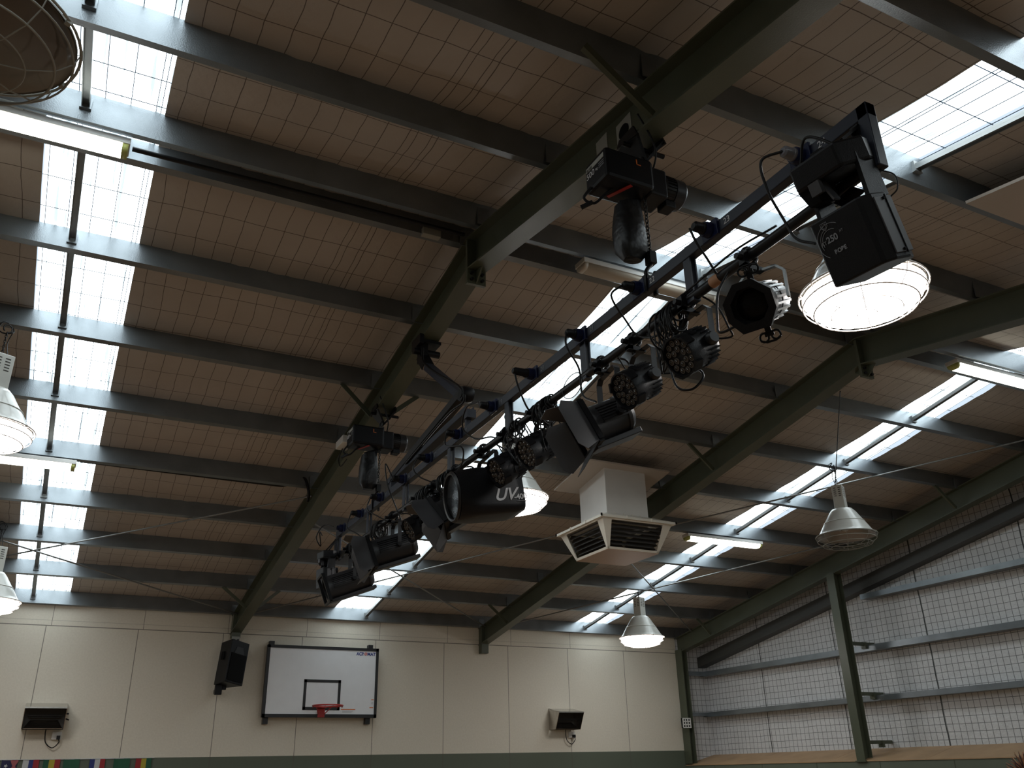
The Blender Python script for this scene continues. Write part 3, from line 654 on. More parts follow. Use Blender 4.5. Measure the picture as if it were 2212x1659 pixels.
b = MB(); F = frame((4.574, yf - 0.003, 3.449), (0, -1, 0)); b.lathe([(0.015, 0), (0.015, .002), (0.024, .002), (0.024, 0)], F, 24); b.box((4.574, yf - .004, 3.449), (0.008, 0.002, 0.022)); b.build('maker_mark_ring', M['logored'], bb)
b = MB()
for (xa, xb, zz) in ((4.205, 4.44, 2.585), (4.70, 4.742, 2.735), (4.675, 4.737, 2.615)): b.bx((xa, yf - .002, zz), (xb, yf + .001, zz + 0.012))
b.build('warning_strip', M['orange'], bb)
b = MB()
for i in range(3): b.bx((4.23, yf - .0015, 2.565 - i * .012), (4.41 - i * .015, yf + .001, 2.568 - i * .012)); b.bx((4.70, yf - .0015, 2.70 - i * .012), (4.735, yf + .001, 2.703 - i * .012))
b.build('warning_text', M['printdim'], bb)

sp = thing('loudspeaker', 'black loudspeaker hung at an angle below the first rafter end', 'loudspeaker', (2.42, 14.1, 3.2))
c = V((2.405, 14.10, 3.21)); Rz = Matrix.Rotation(0.17, 3, 'Y') @ Matrix.Rotation(0.50, 3, 'Z') @ Matrix.Rotation(-0.14, 3, 'X')
def W(p): return c + Rz @ (V(p) * 1.12)
b = MB(); b.prism([W(p) for p in ((-0.15, -0.13, -0.28), (0.15, -0.13, -0.28), (0.10, 0.15, -0.28), (-0.10, 0.15, -0.28))], Rz @ V((0, 0, 0.63))); b.build('cabinet', M['black'], sp, 0.008)
b = MB(); b.box(W((0, -0.132, -0.07)), (0.28, 0.012, 0.40), Rz); b.build('grille', M['blackm'], sp)
b = MB(); b.prism([W(p) for p in ((-0.09, -0.135, 0.10), (0.09, -0.135, 0.10), (0.05, -0.135, 0.2), (-0.05, -0.135, 0.2))], Rz @ V((0, 0.01, 0))); b.build('horn', M['dgrey'], sp)
b = MB(); b.box(W((-0.14, 0.02, 0.08)), (0.012, 0.06, 0.12), Rz); b.build('handle', M['blackm'], sp)
b = MB(); b.bx((2.22, 14.12, 2.77), (2.32, 14.2, 2.98)); b.bx((2.32, 14.14, 2.84), (2.38, 14.19, 2.95)); b.bx((2.25, 14.15, 2.80), (2.30, D - .002, 2.86)); b.build('wall_bracket', M['black'], sp, 0.006)

def heater(x0, x1, z0, z1, lab):
    r = thing('radiant_heater', lab, 'heater', ((x0 + x1) / 2, D, z0), 'wall heaters')
    yb, yf = D - 0.004, D - 0.38; w_ = x1 - x0
    b = MB(); b.slab((x0, yb, z1), (x1, yb, z1), (x1, yf, z1 - 0.07), (x0, yf, z1 - 0.07), 0.006); b.bx((x0, yf, z1 - 0.09), (x1, yf + .006, z1 - .07)); b.build('top_hood', M['steel'], r)
    for xx in (x0, x1 - 0.006):
        b = MB(); b.prism([(xx, yb, z0), (xx, yb, z1), (xx, yf, z1 - 0.08), (xx, yf + 0.15, z0)], (0.006, 0, 0)); b.build('side_panel', M['steel'], r)
    b = MB(); b.bx((x0 + .006, yb - 0.01, z0), (x1 - .006, yb, z1 - .01)); b.build('back_panel', M['heatdark'], r)
    b = MB(); b.slab((x0 + .02, yf + 0.15, z0 + .002), (x1 - .02, yf + 0.15, z0 + .002), (x1 - .09, yb - .05, z0 + 0.12), (x0 + .09, yb - .05, z0 + 0.12), 0.005); b.build('reflector', M['steel'], r)
    b = MB()
    for k in range(2): b.tube([(x0 + .05, yb - .09 - k * .05, z0 + .16 + k * .02), (x1 - .05, yb - .09 - k * .05, z0 + .16 + k * .02)], 0.008, 8)
    b.build('heating_tube', M['dgrey'], r)
    b = MB(); b.tube([(x1, yb - .1, z0 + .14), (x1 + .05, yb - .1, z0 + .12)], 0.01, 6); b.tube([(x1, yb - .14, z0 + .20), (x1 + .035, yb - .14, z0 + .20)], 0.012, 6); b.build('adjusting_knob', M['pipe'], r)
    s = thing('power_socket', 'white socket with a black plug under the %s stainless heater' % ('left' if x0 < 2 else 'right'), 'socket', (x1 - 0.06, D, z0 - .09), 'heater sockets')
    b = MB(); b.bx((x1 - 0.13, D - 0.04, z0 - 0.13), (x1 - 0.01, D - .001, z0 - 0.03)); b.build('cover_plate', M['white'], s, 0.004)
    b = MB(); b.box((x1 - 0.045, D - 0.065, z0 - 0.105), (0.045, 0.05, 0.05)); b.tube(spline([(x1 - 0.04, D - 0.08, z0 - 0.12), (x1 - 0.03, D - 0.07, z0 - 0.17), (x1 - 0.10, D - 0.06, z0 - 0.235), (x1 - 0.19, D - 0.06, z0 - 0.17), (x1 - 0.215, D - 0.07, z0 - 0.06), (x1 - .215, D - .08, z0 + 0.01)], 8), 0.007, 8); b.build('plug_lead', M['rubber'], s)
heater(-0.235, 0.285, 2.30, 2.645, 'stainless radiant heater on the cream wall at the left')
heater(8.06, 8.57, 2.29, 2.645, 'stainless radiant heater on the cream wall at the right')
g = thing('sensor_box', 'small white box with a nine cell grille on the corner post', 'box', (10.93, 14.2, 2.39))
b = MB(); b.bx((10.81, 14.20, 2.31), (11.0, 14.24, 2.49)); b.build('body', M['blackm'], g)
b = MB()
for k in range(4):
    b.bx((10.81 + k * 0.0567, 14.185, 2.31), (10.83 + k * 0.0567, 14.2, 2.49)); b.bx((10.81, 14.186, 2.31 + k * 0.0533), (11.0, 14.2, 2.33 + k * 0.0533))
b.build('grille', M['white'], g)

# flag bunting along the green dado
def flag(x0, x1, bands, horiz, lab, star=None):
    r = thing('bunting_flag', lab, 'flag', ((x0 + x1) / 2, D - 0.02, 1.92), 'bunting flags')
    ms = list(dict.fromkeys([M[c] for c, _ in bands])); b = MB(); y = D - 0.018; h = 0.27; t = 0
    n = 6
    for c, f in bands:
        mi = ms.index(M[c])
        for k in range(n):
            if horiz: xa, xb, za, zb = x0 + (x1 - x0) * k / n, x0 + (x1 - x0) * (k + 1) / n, 1.918 - h * t, 1.918 - h * (t + f)
            else: xa, xb, za, zb = x0 + (x1 - x0) * (t + f * k / n), x0 + (x1 - x0) * (t + f * (k + 1) / n), 1.918, 1.918 - h
            wv = lambda x: y + 0.008 * math.sin((x - x0) * 22)
            b.quad((xa, wv(xa), zb), (xb, wv(xb), zb), (xb, wv(xb), za), (xa, wv(xa), za), mi)
        t += f
    o = b.build('cloth', ms, r); so = o.modifiers.new('thickness', 'SOLIDIFY'); so.thickness = 0.003
    if star == 'aus':
        b = MB(); fx = x0 + 0.055
        pts = [(fx + (0.028 if k % 2 == 0 else 0.012) * math.cos(k * math.pi / 5), y - 0.012, 1.845 + (0.028 if k % 2 == 0 else 0.012) * math.sin(k * math.pi / 5)) for k in range(10)]
        b.prism(pts, (0, 0.003, 0)); b.build('star', M['f_white'], r)
        b = MB(); a, c = x0 + .62 * (x1 - x0), x1
        b.bar((a, y - .012, 1.915), (c, y - .012, 1.77), 0.003, 0.03, (1, 0, 1)); b.bar((a, y - .012, 1.77), (c, y - .012, 1.915), 0.003, 0.03, (1, 0, 1)); b.bx(((a + c) / 2 - .015, y - .014, 1.77), ((a + c) / 2 + .015, y - .011, 1.915)); b.build('union_cross', M['f_pink'], r)
def fx(px):
    a, c, e = 97.7, 259.5, 453.0                # wall joints and where they stand
    return 0.12 * (px - c) * (px - e) / ((a - c) * (a - e)) + 1.066 * (px - a) * (px - e) / ((c - a) * (c - e)) + 2.306 * (px - a) * (px - c) / ((e - a) * (e - c))
FL = [(4, 39, [('f_navy', 1.0)], 0, 'dark blue flag with white star and red cross at the bunting left end', 'aus'), (51, 87, [('f_white', .36), ('f_blue', .28), ('f_red', .36)], 0, 'white, blue and red striped flag, second along the bunting', None),
      (96, 133, [('f_green', .33), ('f_yellow', .34), ('f_red', .33)], 0, 'green, yellow and red striped flag, third along the bunting', None), (140, 175, [('f_green', .55), ('f_orange', .45)], 1, 'green over orange flag, fourth along the bunting', None),
      (197, 230, [('f_blue', .33), ('f_white', .34), ('f_red', .33)], 0, 'blue, white and red striped flag, fifth along the bunting', None), (249, 283, [('f_green', .55), ('f_orange', .45)], 1, 'green over orange flag, sixth along the bunting', None),
      (296, 329, [('f_red', .35), ('f_yellow', .32), ('f_green', .33)], 0, 'red, yellow and green striped flag at the bunting right end', None)]
for a, c, bands, hz, lab, st in FL: flag(fx(a), fx(c), bands, hz, lab, st)
tag(MB().tube([(-1.3, D - 0.012, 1.921), (0.4, D - 0.012, 1.919), (fx(335), D - 0.012, 1.922)], 0.006, 6).build('flag_string', M['f_white']), 'white cord holding the row of flags along the green wall band', 'cord')

# spiky brown tuft
r = thing('straw_tuft', 'spiky brown tuft poking into the bottom right photo corner', 'decoration', (5.78, 4.0, 0), None)
rnd = random.Random(5)
for nm, mt, cnt in (('brown_strand', 'straw', 90), ('tan_strand', 'straw2', 45), ('dark_strand', 'darkstraw', 40)):
    b = MB()
    for k in range(cnt):
        th, ph = rnd.uniform(0, 6.283), rnd.uniform(0.0, 1.1); L = rnd.uniform(0.09, 0.17); d = V((math.sin(ph) * math.cos(th), math.sin(ph) * math.sin(th), math.cos(ph)))
        p = V((5.79, 4.0, 1.53)); q = p + d * L; mid = (p + q) / 2 + V((rnd.uniform(-.01, .01), rnd.uniform(-.01, .01), rnd.uniform(-.01, .01)))
        b.tube([p, mid, q], [0.006, 0.005, 0.0012], 5)
    o = b.build(nm, M[mt], r); o['kind'] = 'stuff'
b = MB(); b.tube([(5.79, 4, 0.02), (5.79, 4, 1.54)], 0.02, 12); b.lathe([(0, 0.02), (0.16, 0.02), (0.16, 0)], Matrix.Translation((5.79, 4, 0)), 24); b.build('stem', M['darkstraw'], r)

# ------------------------------------------------------------------ lighting bar
BX, PZ = 2.425, 3.685
YB0, YB1 = 1.69, 8.67
bar = thing('lighting_bar', 'long dark numbered lighting bar hung level below the first rafter', 'lighting bar', (BX, (YB0 + YB1) / 2, 3.9))
b = MB(); b.bx((2.40, YB0 - 0.025, 3.887), (2.45, YB1, 3.95)); b.build('top_chord', M['bar'], bar, 0.004)
b = MB(); b.tube([(BX, YB0 + .02, PZ), (BX, YB1, PZ)], 0.0242, 16); b.build('lower_pipe', M['pipe'], bar)
b = MB(); b.bx((2.40, YB0 - 0.025, 3.655), (2.45, YB0 + 0.025, 3.95)); b.build('end_upright', M['bar'], bar, 0.004)
b = MB(); b.bx((2.40, YB1 - 0.025, 3.655), (2.45, YB1 + 0.025, 3.95)); b.build('end_upright', M['bar'], bar, 0.004)
for k in range(6):
    y = 2.79 + 0.975 * k
    b = MB(); b.bx((2.405, y - 0.025, PZ), (2.413, y + 0.025, 3.89)); b.bx((2.437, y - 0.025, PZ), (2.445, y + 0.025, 3.89)); b.bx((2.405, y - .025, PZ - .03), (2.445, y + .025, PZ + .0)); b.build('drop_bracket', M['bar'], bar)
OUT = {}
for n in range(24, 12, -1):
    y = 2.0 + 0.583 * (24 - n); OUT[n] = y
    if y > 8.6: continue
    b = MB(); b.bx((2.385, y - 0.055, 3.875), (2.401, y + 0.055, 3.962)); b.lathe([(0.0, 0.035), (0.034, 0.035), (0.036, 0.03), (0.038, 0.0)], frame((2.385, y, 3.92), (-1, 0, 0)), 20)
    b.lathe([(0.020, 0.055), (0.024, 0.055), (0.026, 0.03)], frame((2.385, y, 3.92), (-1, 0, 0)), 20)
    b.build('outlet', M['blue'], bar, 0.003)
    text('outlet_number', str(n), bar, (2.3985, y - 0.085, 3.903), (0, -1, 0), (0, 0, 1), 0.045, M['print'] if n > 21 else M['printdim'])
b = MB(); b.bx((2.398, YB0 + 0.02, 3.6605), (2.452, YB0 + 0.06, 3.71)); b.build('pipe_socket', M['bar'], bar)

# hook clamp that ties a fixture's yoke to the pipe
def clamp(b, y, ztop, x=BX):
    b.tube([V((x + 0.036 * math.cos(t), y, PZ + 0.036 * math.sin(t))) for t in [math.pi * (-0.35 + 1.35 * k / 10) for k in range(11)]], 0.011, 6)
    b.bx((x - 0.05, y - 0.018, ztop - 0.01), (x - 0.024, y + 0.018, PZ + 0.01)); b.bx((x - 0.05, y - .018, ztop - .012), (x + .02, y + .018, ztop + .012))
    b.lathe([(0, 0.03), (0.014, 0.03), (0.014, 0)], frame((x - 0.05, y, PZ - 0.02), (-1, 0, 0)), 10)
    b.bar((x - .02, y, ztop - .03), (x + .03, y, PZ - .03), 0.008, 0.008)
def yoke(b, c, axis, half, zt, w=0.03, t=0.006, corner=0.03):
    axis = V(axis).normalized(); top = V((c.x, c.y, zt)); a0 = c - axis * half; a1 = c + axis * half; t0 = top - axis * half; t1 = top + axis * half
    sidex = axis.cross(V((0, 0, 1)))
    for p, q in ((a0, t0 - V((0, 0, corner))), (a1, t1 - V((0, 0, corner)))): b.bar(p - V((0, 0, .015)), q, w, t, axis)
    b.bar(t0 + axis * corner, t1 - axis * corner, w, t, (0, 0, 1))
    for p, sg in ((t0, 1), (t1, -1)): b.bar(p - V((0, 0, corner)), p + axis * corner * sg, w, t, (0, 0, 1))
def arc_lead(b, p, q, droop, out=(0, 0, 0), r=0.005):
    p, q = V(p), V(q); m = (p + q) / 2 + V(out) - V((0, 0, droop)); b.tube(spline([p, p.lerp(m, 0.55) + V(out) * .4 - V((0, 0, droop * .35)), m, q.lerp(m, 0.45) + V(out) * .3, q], 8), r, 6)

def par_can(y, z, aim, lab, lead_side=1, x=BX):
    c = V((x, y, z)); r = thing('led_par_can', lab, 'stage light', c, 'led par cans'); F = frame(c, aim); ax = F.col[0].xyz; Rr = 0.098
    b = MB(); b.lathe([(0, -0.125), (0.05, -0.12), (0.075, -0.10), (0.088, -0.06), (0.09, 0.02), (0.098, 0.035), (0.098, 0.10), (0.09, 0.10), (0.09, 0.085), (0, 0.085)], F, 36)
    hs = b.build('housing', M['black'], r)
    b = MB()
    for k in range(24):
        t = k * math.pi / 12; d = F.to_3x3() @ V((math.cos(t), math.sin(t), 0)); b.bar(c + d * 0.088 + F.col[2].xyz * -0.085, c + d * 0.090 + F.col[2].xyz * -0.02, 0.004, 0.014, d)
    for t in (0.9, 2.2): 
        d = F.to_3x3() @ V((math.cos(t), math.sin(t), 0)); b.bar(c + d * .095 + F.col[2].xyz * .0, c + d * .095 + F.col[2].xyz * .03, 0.06, 0.006, d)
    b.build('cooling_fin', M['black'], hs)
    for t in (0.5, 2.6, 4.0, 5.4):
        d = F.to_3x3() @ V((math.cos(t), math.sin(t), 0)); MB().bar(c + d * 0.10 + F.col[2].xyz * 0.055, c + d * 0.10 + F.col[2].xyz * 0.105, 0.05, 0.012, d).build('frame_clip', M['black'], hs)
    proto_l = None
    for (n, rad) in ((12, 0.070), (6, 0.036)):
        for k in range(n):
            t = k * 2 * math.pi / n + (0.26 if n == 6 else 0)
            p = F @ V((rad * math.cos(t), rad * math.sin(t), 0.086)) - c
            if proto_l is None:
                F3 = F.to_3x3().to_4x4(); proto_l = MB().lathe([(0.0142, 0.0), (0.0142, 0.006), (0.0115, 0.006), (0.0115, 0.003)], F3, 14, mi=1).lathe([(0.0115, 0.003), (0.008, 0.006), (0.0, 0.008)], F3, 14).build('led_lens', [M['lensled'], M['ledring']], r, local=True); o = proto_l
            else:
                o = proto_l.copy(); COL.objects.link(o); o.parent = r
            o.location = p
    zt = PZ - 0.055; py = c - F.col[2].xyz * 0.045
    b = MB(); yoke(b, py, ax, 0.108, zt, 0.028); b.build('yoke', M['dgrey'], r)
    b = MB(); clamp(b, py.y, zt, py.x if abs(py.x - BX) < .02 else BX); b.bx((min(py.x, BX) - .015, py.y - .015, zt - .008), (max(py.x, BX) + .02, py.y + .015, zt + .01)); b.build('hook_clamp', M['black'], r)
    for s_ in (-1, 1): MB().lathe([(0, 0.022), (0.026, 0.022), (0.032, 0.012), (0.034, 0.0), (0.03, -.014)], frame(py + ax * s_ * 0.098, ax * s_), 16).build('tilt_knob', M['dgrey'], r)
    b = MB(); bk = c - F.col[2].xyz * 0.12; arc_lead(b, bk + ax * .03, (BX, y - 0.06, PZ + 0.02), 0.10, (0.05, -0.1 * lead_side, 0)); arc_lead(b, bk - ax * .03, (BX, y + 0.16, PZ - 0.02), 0.05, (0.03, 0.05, 0.0), 0.004); b.build('lead', M['rubber'], r)
    return r
AIM = (-0.85, 0.05, -0.52)
par_can(2.84, 3.425, AIM, 'led par can nearest the camera, its cluster of lenses facing left')
par_can(3.29, 3.435, AIM, 'led par can second from the camera with a cable looping behind it')
par_can(4.36, 3.445, AIM, 'led par can just beyond the near barn door spotlight')
par_can(4.77, 3.45, AIM, 'led par can just above the ultraviolet floodlight')
par_can(6.02, 3.50, AIM, 'led par can partly behind the second barn door spotlight')
par_can(6.36, 3.45, AIM, 'led par can above the long third spotlight')

def profile_spot(y, z, aim, lab):
    c = V((BX, y, z)); r = thing('profile_spot', lab, 'stage light', c); F = frame(c, aim); ax = F.col[0].xyz; up = F.col[1].xyz; fw = F.col[2].xyz
    b = MB(); b.lathe([(0, -0.20), (0.05, -0.20), (0.075, -0.18), (0.082, -0.12), (0.084, 0.06), (0.078, 0.08)], F, 24); bd = b.build('body', M['alu'], r)
    b = MB()
    for k in range(20):
        t = k * math.pi / 10; d = F.to_3x3() @ V((math.cos(t), math.sin(t), 0)); b.bar(c + d * 0.084 - fw * 0.15, c + d * 0.086 + fw * 0.055, 0.010, 0.008, d)
    b.build('cooling_rib', M['alu'], bd)
    b = MB(); b.lathe([(0.086, -0.03), (0.089, -0.03), (0.089, -0.02), (0.086, -0.02)], F, 32); b.build('band', M['blackm'], bd)
    b = MB(); b.lathe([(0.082, 0.055), (0.094, 0.06), (0.094, 0.13), (0.085, 0.13), (0.085, 0.105), (0.0, 0.10)], F, 32); tb = b.build('lens_tube', M['black'], r)
    b = MB(); b.lathe([(0.07, 0.104), (0.05, 0.112), (0, 0.118)], F, 28); b.build('lens', M['lensglass'], tb)
    b = MB()
    oct_ = [(0.105, 0.04), (0.04, 0.105), (-0.04, 0.105), (-0.105, 0.04), (-0.105, -0.04), (-0.06, -0.105), (0.06, -0.105), (0.105, -0.04)]
    o_ = [F @ V((p[0], p[1], 0.13)) for p in oct_]; i_ = [F @ V((0.08 * math.cos(t), 0.08 * math.sin(t), 0.13)) for t in [math.atan2(p[1], p[0]) for p in oct_]]
    o2 = [p + fw * 0.022 for p in o_]; i2 = [p + fw * 0.022 for p in i_]
    b.add(o_ + i_ + o2 + i2, [q for k in range(8) for q in ((k, (k + 1) % 8, 8 + (k + 1) % 8, 8 + k), (16 + k, 24 + k, 24 + (k + 1) % 8, 16 + (k + 1) % 8), (k, 16 + k, 16 + (k + 1) % 8, (k + 1) % 8), (8 + k, 8 + (k + 1) % 8, 24 + (k + 1) % 8, 24 + k))])
    b.build('colour_frame_holder', M['black'], tb)
    for d, off in ((up, 0.02), (-up, 0.02), (-ax, -0.06)):
        b = MB(); p = c + d * 0.08 + fw * off; q = p + d * 0.055; s_ = d.cross(fw) if abs(d.dot(up)) > .5 else up
        b.bar(p, q, 0.026, 0.008, fw); b.bar(q - s_ * .02, q + s_ * .02, .008, .022, d)
        for sg in (-1, 1):
            cc = q + s_ * 0.026 * sg + d * 0.012; b.tube([cc + (s_ * math.cos(t) + d * math.sin(t)) * 0.019 for t in [k * math.pi / 8 for k in range(16)]], 0.005, 6, True)
        b.tube([q - s_ * .045 + d * .022, q - s_ * .02 + d * .034, q + s_ * .02 + d * .034, q + s_ * .045 + d * .022], 0.005, 6); b.build('shutter_handle', M['black'], r)
    zt = PZ - 0.065; py = c - fw * 0.06
    b = MB(); yoke(b, py, ax, 0.105, zt, 0.018, 0.01, 0.035); b.build('yoke', M['rod'], r)
    b = MB(); clamp(b, py.y, zt); b.bx((min(py.x, BX) - .012, py.y - .014, zt - .008), (max(py.x, BX) + .01, py.y + .014, zt + .014)); b.build('hook_clamp', M['black'], r)
    b = MB()
    for k in (0,): arc_lead(b, c + fw * 0.02 + ax * -.07 - up * .05, (BX, y + 0.13, PZ + 0.02), 0.12, (-0.06, 0.10, 0.0), 0.006)
    b.build('lead', M['rubber'], r)
profile_spot(2.375, 3.44, (-0.85, -0.38, -0.50), 'silver ribbed profile spotlight with black loop handles, second from the camera')

def fresnel(y, z, aim, lab, rad=0.105, ln=0.27, spread=(0.62, 0.62, 0.62, 0.62), flip=0.0, tilt_label=True, colour='dgrey', doors=True):
    c = V((BX, y, z)); r = thing('fresnel_spotlight', lab, 'stage light', c, 'barn door spotlights'); F = frame(c, aim)
    F = F @ Matrix.Rotation(flip, 4, 'Z'); F0 = frame(c, aim); ax = F0.col[0].xyz; fw = F.col[2].xyz; h = ln / 2
    b = MB(); b.lathe([(0, -h), (rad * .8, -h), (rad * .98, -h + .03), (rad, -h + .03), (rad, h - 0.03), (rad * 1.06, h - .02), (rad * 1.06, h), (rad * .85, h), (rad * .85, h - .03), (0, h - .02)], F, 32); hs = b.build('housing', M[colour], r)
    b = MB(); b.lathe([(rad * .84, h - .028), (rad * .5, h - .014), (0, h - .01)], F, 24); b.build('lens', M['lensglass'], hs)
    b = MB()
    for k in range(7):
        for sx in (-1, 1):
            t = (0.15 + 0.13 * k) if sx > 0 else math.pi - (0.15 + 0.13 * k); d = F0.to_3x3() @ V((math.cos(t), math.sin(t) - .35, 0)).normalized(); b.bar(c + d * (rad + .004) - fw * (h - .05), c + d * (rad + .004) + fw * (h - .06), 0.008, 0.012, d)
    b.lathe([(rad * 1.0, -h + .035), (rad * 1.07, -h + .04), (rad * 1.07, -h + .055), (rad * 1.0, -h + .06)], F, 32)
    b.build('cooling_rib', M[colour], hs)
    dn = -F0.col[1].xyz
    b = MB(); b.bar(c + dn * (rad + 0.014) - fw * h, c + dn * (rad + 0.014) + fw * (h + 0.02), 0.13, 0.03, dn); b.build('base_tray', M[colour], hs, 0.004)
    S_ = rad * 1.12; zf = h + 0.012
    b = MB()
    for (a, q) in (((-S_, -S_), (S_, -S_)), ((S_, -S_), (S_, S_)), ((S_, S_), (-S_, S_)), ((-S_, S_), (-S_, -S_))):
        b.bar(F @ V((*a, zf)), F @ V((*q, zf)), 0.022, 0.03, fw)
    bdh = b.build('colour_frame', M['black'], r)
    for k in range(4 if doors else 0):
        a = k * math.pi / 2; Rk = Matrix.Rotation(a, 4, 'Z'); s_ = spread[k]; L = 0.17 if k % 2 == 0 else 0.15; wd = S_; tw = wd * (1.25 if k % 2 == 1 else 0.6)
        pts = [F @ Rk @ V(p) for p in ((-wd, S_, zf + .012), (wd, S_, zf + .012), (tw, S_ + L * .75 * math.sin(s_), zf + L * .75 * math.cos(s_)), (tw * .72, S_ + L * math.sin(s_), zf + L * math.cos(s_)), (-tw * .72, S_ + L * math.sin(s_), zf + L * math.cos(s_)), (-tw, S_ + L * .75 * math.sin(s_), zf + L * .75 * math.cos(s_)))]
        nrm = (pts[1] - pts[0]).cross(pts[3] - pts[0]).normalized() * 0.003
        b = MB(); b.prism(pts, nrm); b.build('barn_door_flap', M['flap'], r)
    zt = PZ - 0.055; py = c - fw * 0.03
    b = MB(); yoke(b, py, ax, rad + 0.02, zt, 0.032, 0.006, 0.025); yk = b.build('yoke', M['dgrey'], r)
    if tilt_label:
        b = MB(); p = py - ax * (rad + 0.0245); b.bar(p + V((0, 0, .05)), p + V((0, 0, .135)), 0.026, 0.002, ax); b.build('label_strip', M['white'], yk)
    b = MB(); clamp(b, py.y, zt); b.bx((min(py.x, BX) - .012, py.y - .014, zt - .008), (max(py.x, BX) + .01, py.y + .014, zt + .012)); b.build('hook_clamp', M['black'], r)
    for s2 in (-1, 1): MB().lathe([(0, 0.03), (0.018, 0.03), (0.022, 0.01), (0.022, 0)], frame(py + ax * s2 * (rad + .01), ax * s2), 12).build('tilt_knob', M['black'], r)
    b = MB(); bk = c - fw * h + F0.col[1].xyz * .05; arc_lead(b, bk, (BX, y - 0.1, PZ - 0.01), 0.06, (0.08, -0.04, 0.1), 0.006); b.build('lead', M['rubber'], r)
    return r
fresnel(3.60, 3.345, (-0.89, 0.16, -0.42), 'dark grey barn door spotlight with ribbed body right above the air duct', spread=(0.25, 0.75, 0.6, 0.22), flip=0.12)
fresnel(5.62, 3.40, (-0.80, 0.25, -0.54), 'barn door spotlight with pale flaps left of the ultraviolet floodlight', spread=(0.5, 0.8, 0.55, 0.3), flip=0.35, tilt_label=False)
fresnel(6.98, 3.40, (-0.93, 0.10, -0.34), 'long barn door spotlight with a square grey flap near the far hoist', 0.115, 0.40, (0.5, 1.1, 0.4, 0.12), 0.1)
fresnel(8.22, 3.35, (-0.93, 0.10, -0.36), 'long dark spotlight without flaps at the far end of the bar', 0.115, 0.46, doors=False)

def uv_flood(y, z, aim, lab):
    c = V((BX, y, z)); r = thing('ultraviolet_floodlight', lab, 'stage light', c); F = frame(c, aim); ax, up, fw = F.col[0].xyz, F.col[1].xyz, F.col[2].xyz
    def ringp(w_, h_, rad, zz, n=6):
        out = []
        for (sx, sy, a0) in ((1, 1, 0), (-1, 1, math.pi / 2), (-1, -1, math.pi), (1, -1, 1.5 * math.pi)):
            for k in range(n + 1): t = a0 + k * math.pi / 2 / n; out.append(F @ V((sx * (w_ - rad) + rad * math.cos(t), sy * (h_ - rad) + rad * math.sin(t), zz)))
        return out
    secs = [(0.10, 0.11, 0.05, -0.25), (0.150, 0.150, 0.05, -0.225), (0.162, 0.162, 0.05, -0.16), (0.165, 0.165, 0.07, 0.10), (0.168, 0.168, 0.13, 0.20), (0.168, 0.168, 0.15, 0.225)]
    rings = [ringp(*s_) for s_ in secs]; n = len(rings[0]); b = MB()
    b.add([p for q in rings for p in q], [(i * n + k, i * n + (k + 1) % n, (i + 1) * n + (k + 1) % n, (i + 1) * n + k) for i in range(len(rings) - 1) for k in range(n)], True); b.add(rings[0], [tuple(range(n))[::-1]])
    hs = b.build('housing', M['black'], r)
    b = MB(); b.lathe([(0.165, 0.222), (0.172, 0.23), (0.160, 0.245), (0.148, 0.24), (0.148, 0.215)], F, 40); b.build('front_ring', M['dgrey'], r)
    b = MB(); b.lathe([(0.148, 0.225), (0.135, 0.12), (0.10, 0.04), (0.05, 0.0), (0.0, -0.01)], F, 40); b.lathe([(0.02, 0.0), (0.02, .14), (0, .15)], F, 12); b.build('reflector', M['uvrefl'], r)
    b = MB(); b.lathe([(0.146, 0.226), (0.1, 0.229), (0.0, 0.230)], F, 40); b.build('filter_glass', M['glass'], r)
    # the side that faces the room: local x towards the camera
    side = -ax if (-ax).dot(V((0, -1, 0))) > 0 else ax
    rt = -fw; o = c + side * 0.1665
    p0 = o + rt * 0.0 - up * 0.085
    text('model_mark', 'UV', hs, p0, rt, up, 0.115, M['print'], shear=0.4, bold=0.0022); text('model_mark_number', '-400', hs, p0 + rt * 0.142, rt, up, 0.05, M['print'], bold=0.0012)
    b = MB(); b.bar(p0 + rt * .158 - up * .014, p0 + rt * .235 - up * .014, 0.002, 0.008, side); b.build('model_mark_line', M['printdim'], hs)
    MB().lathe([(0, 0.04), (0.03, 0.04), (0.035, 0.0)], frame(o + rt * 0.03 + up * .06 - side * .005, side), 16).build('tilt_knob', M['black'], r); MB().lathe([(0, 0.04), (0.03, 0.04), (0.035, 0.0)], frame(c - side * .162 + rt * 0.03 + up * .06, -side), 16).build('tilt_knob', M['black'], r)
    zt = PZ - 0.05; py = c + rt * 0.03 + up * .06
    b = MB(); yoke(b, py, ax, 0.185, zt, 0.03, 0.006, 0.03); b.build('yoke', M['black'], r)
    b = MB(); clamp(b, py.y, zt); b.bx((min(py.x, BX) - .012, py.y - .014, zt - .008), (max(py.x, BX) + .01, py.y + .014, zt + .012)); b.build('hook_clamp', M['black'], r)
    b = MB(); arc_lead(b, c - fw * .24 + up * .05, (BX, y - .15, PZ), 0.05, (0.1, 0.0, 0.05), 0.006); b.build('lead', M['rubber'], r)
uv_flood(5.13, 3.36, (-0.97, 0.10, -0.15), 'big black ultraviolet floodlight marked UV with its round mouth facing left')

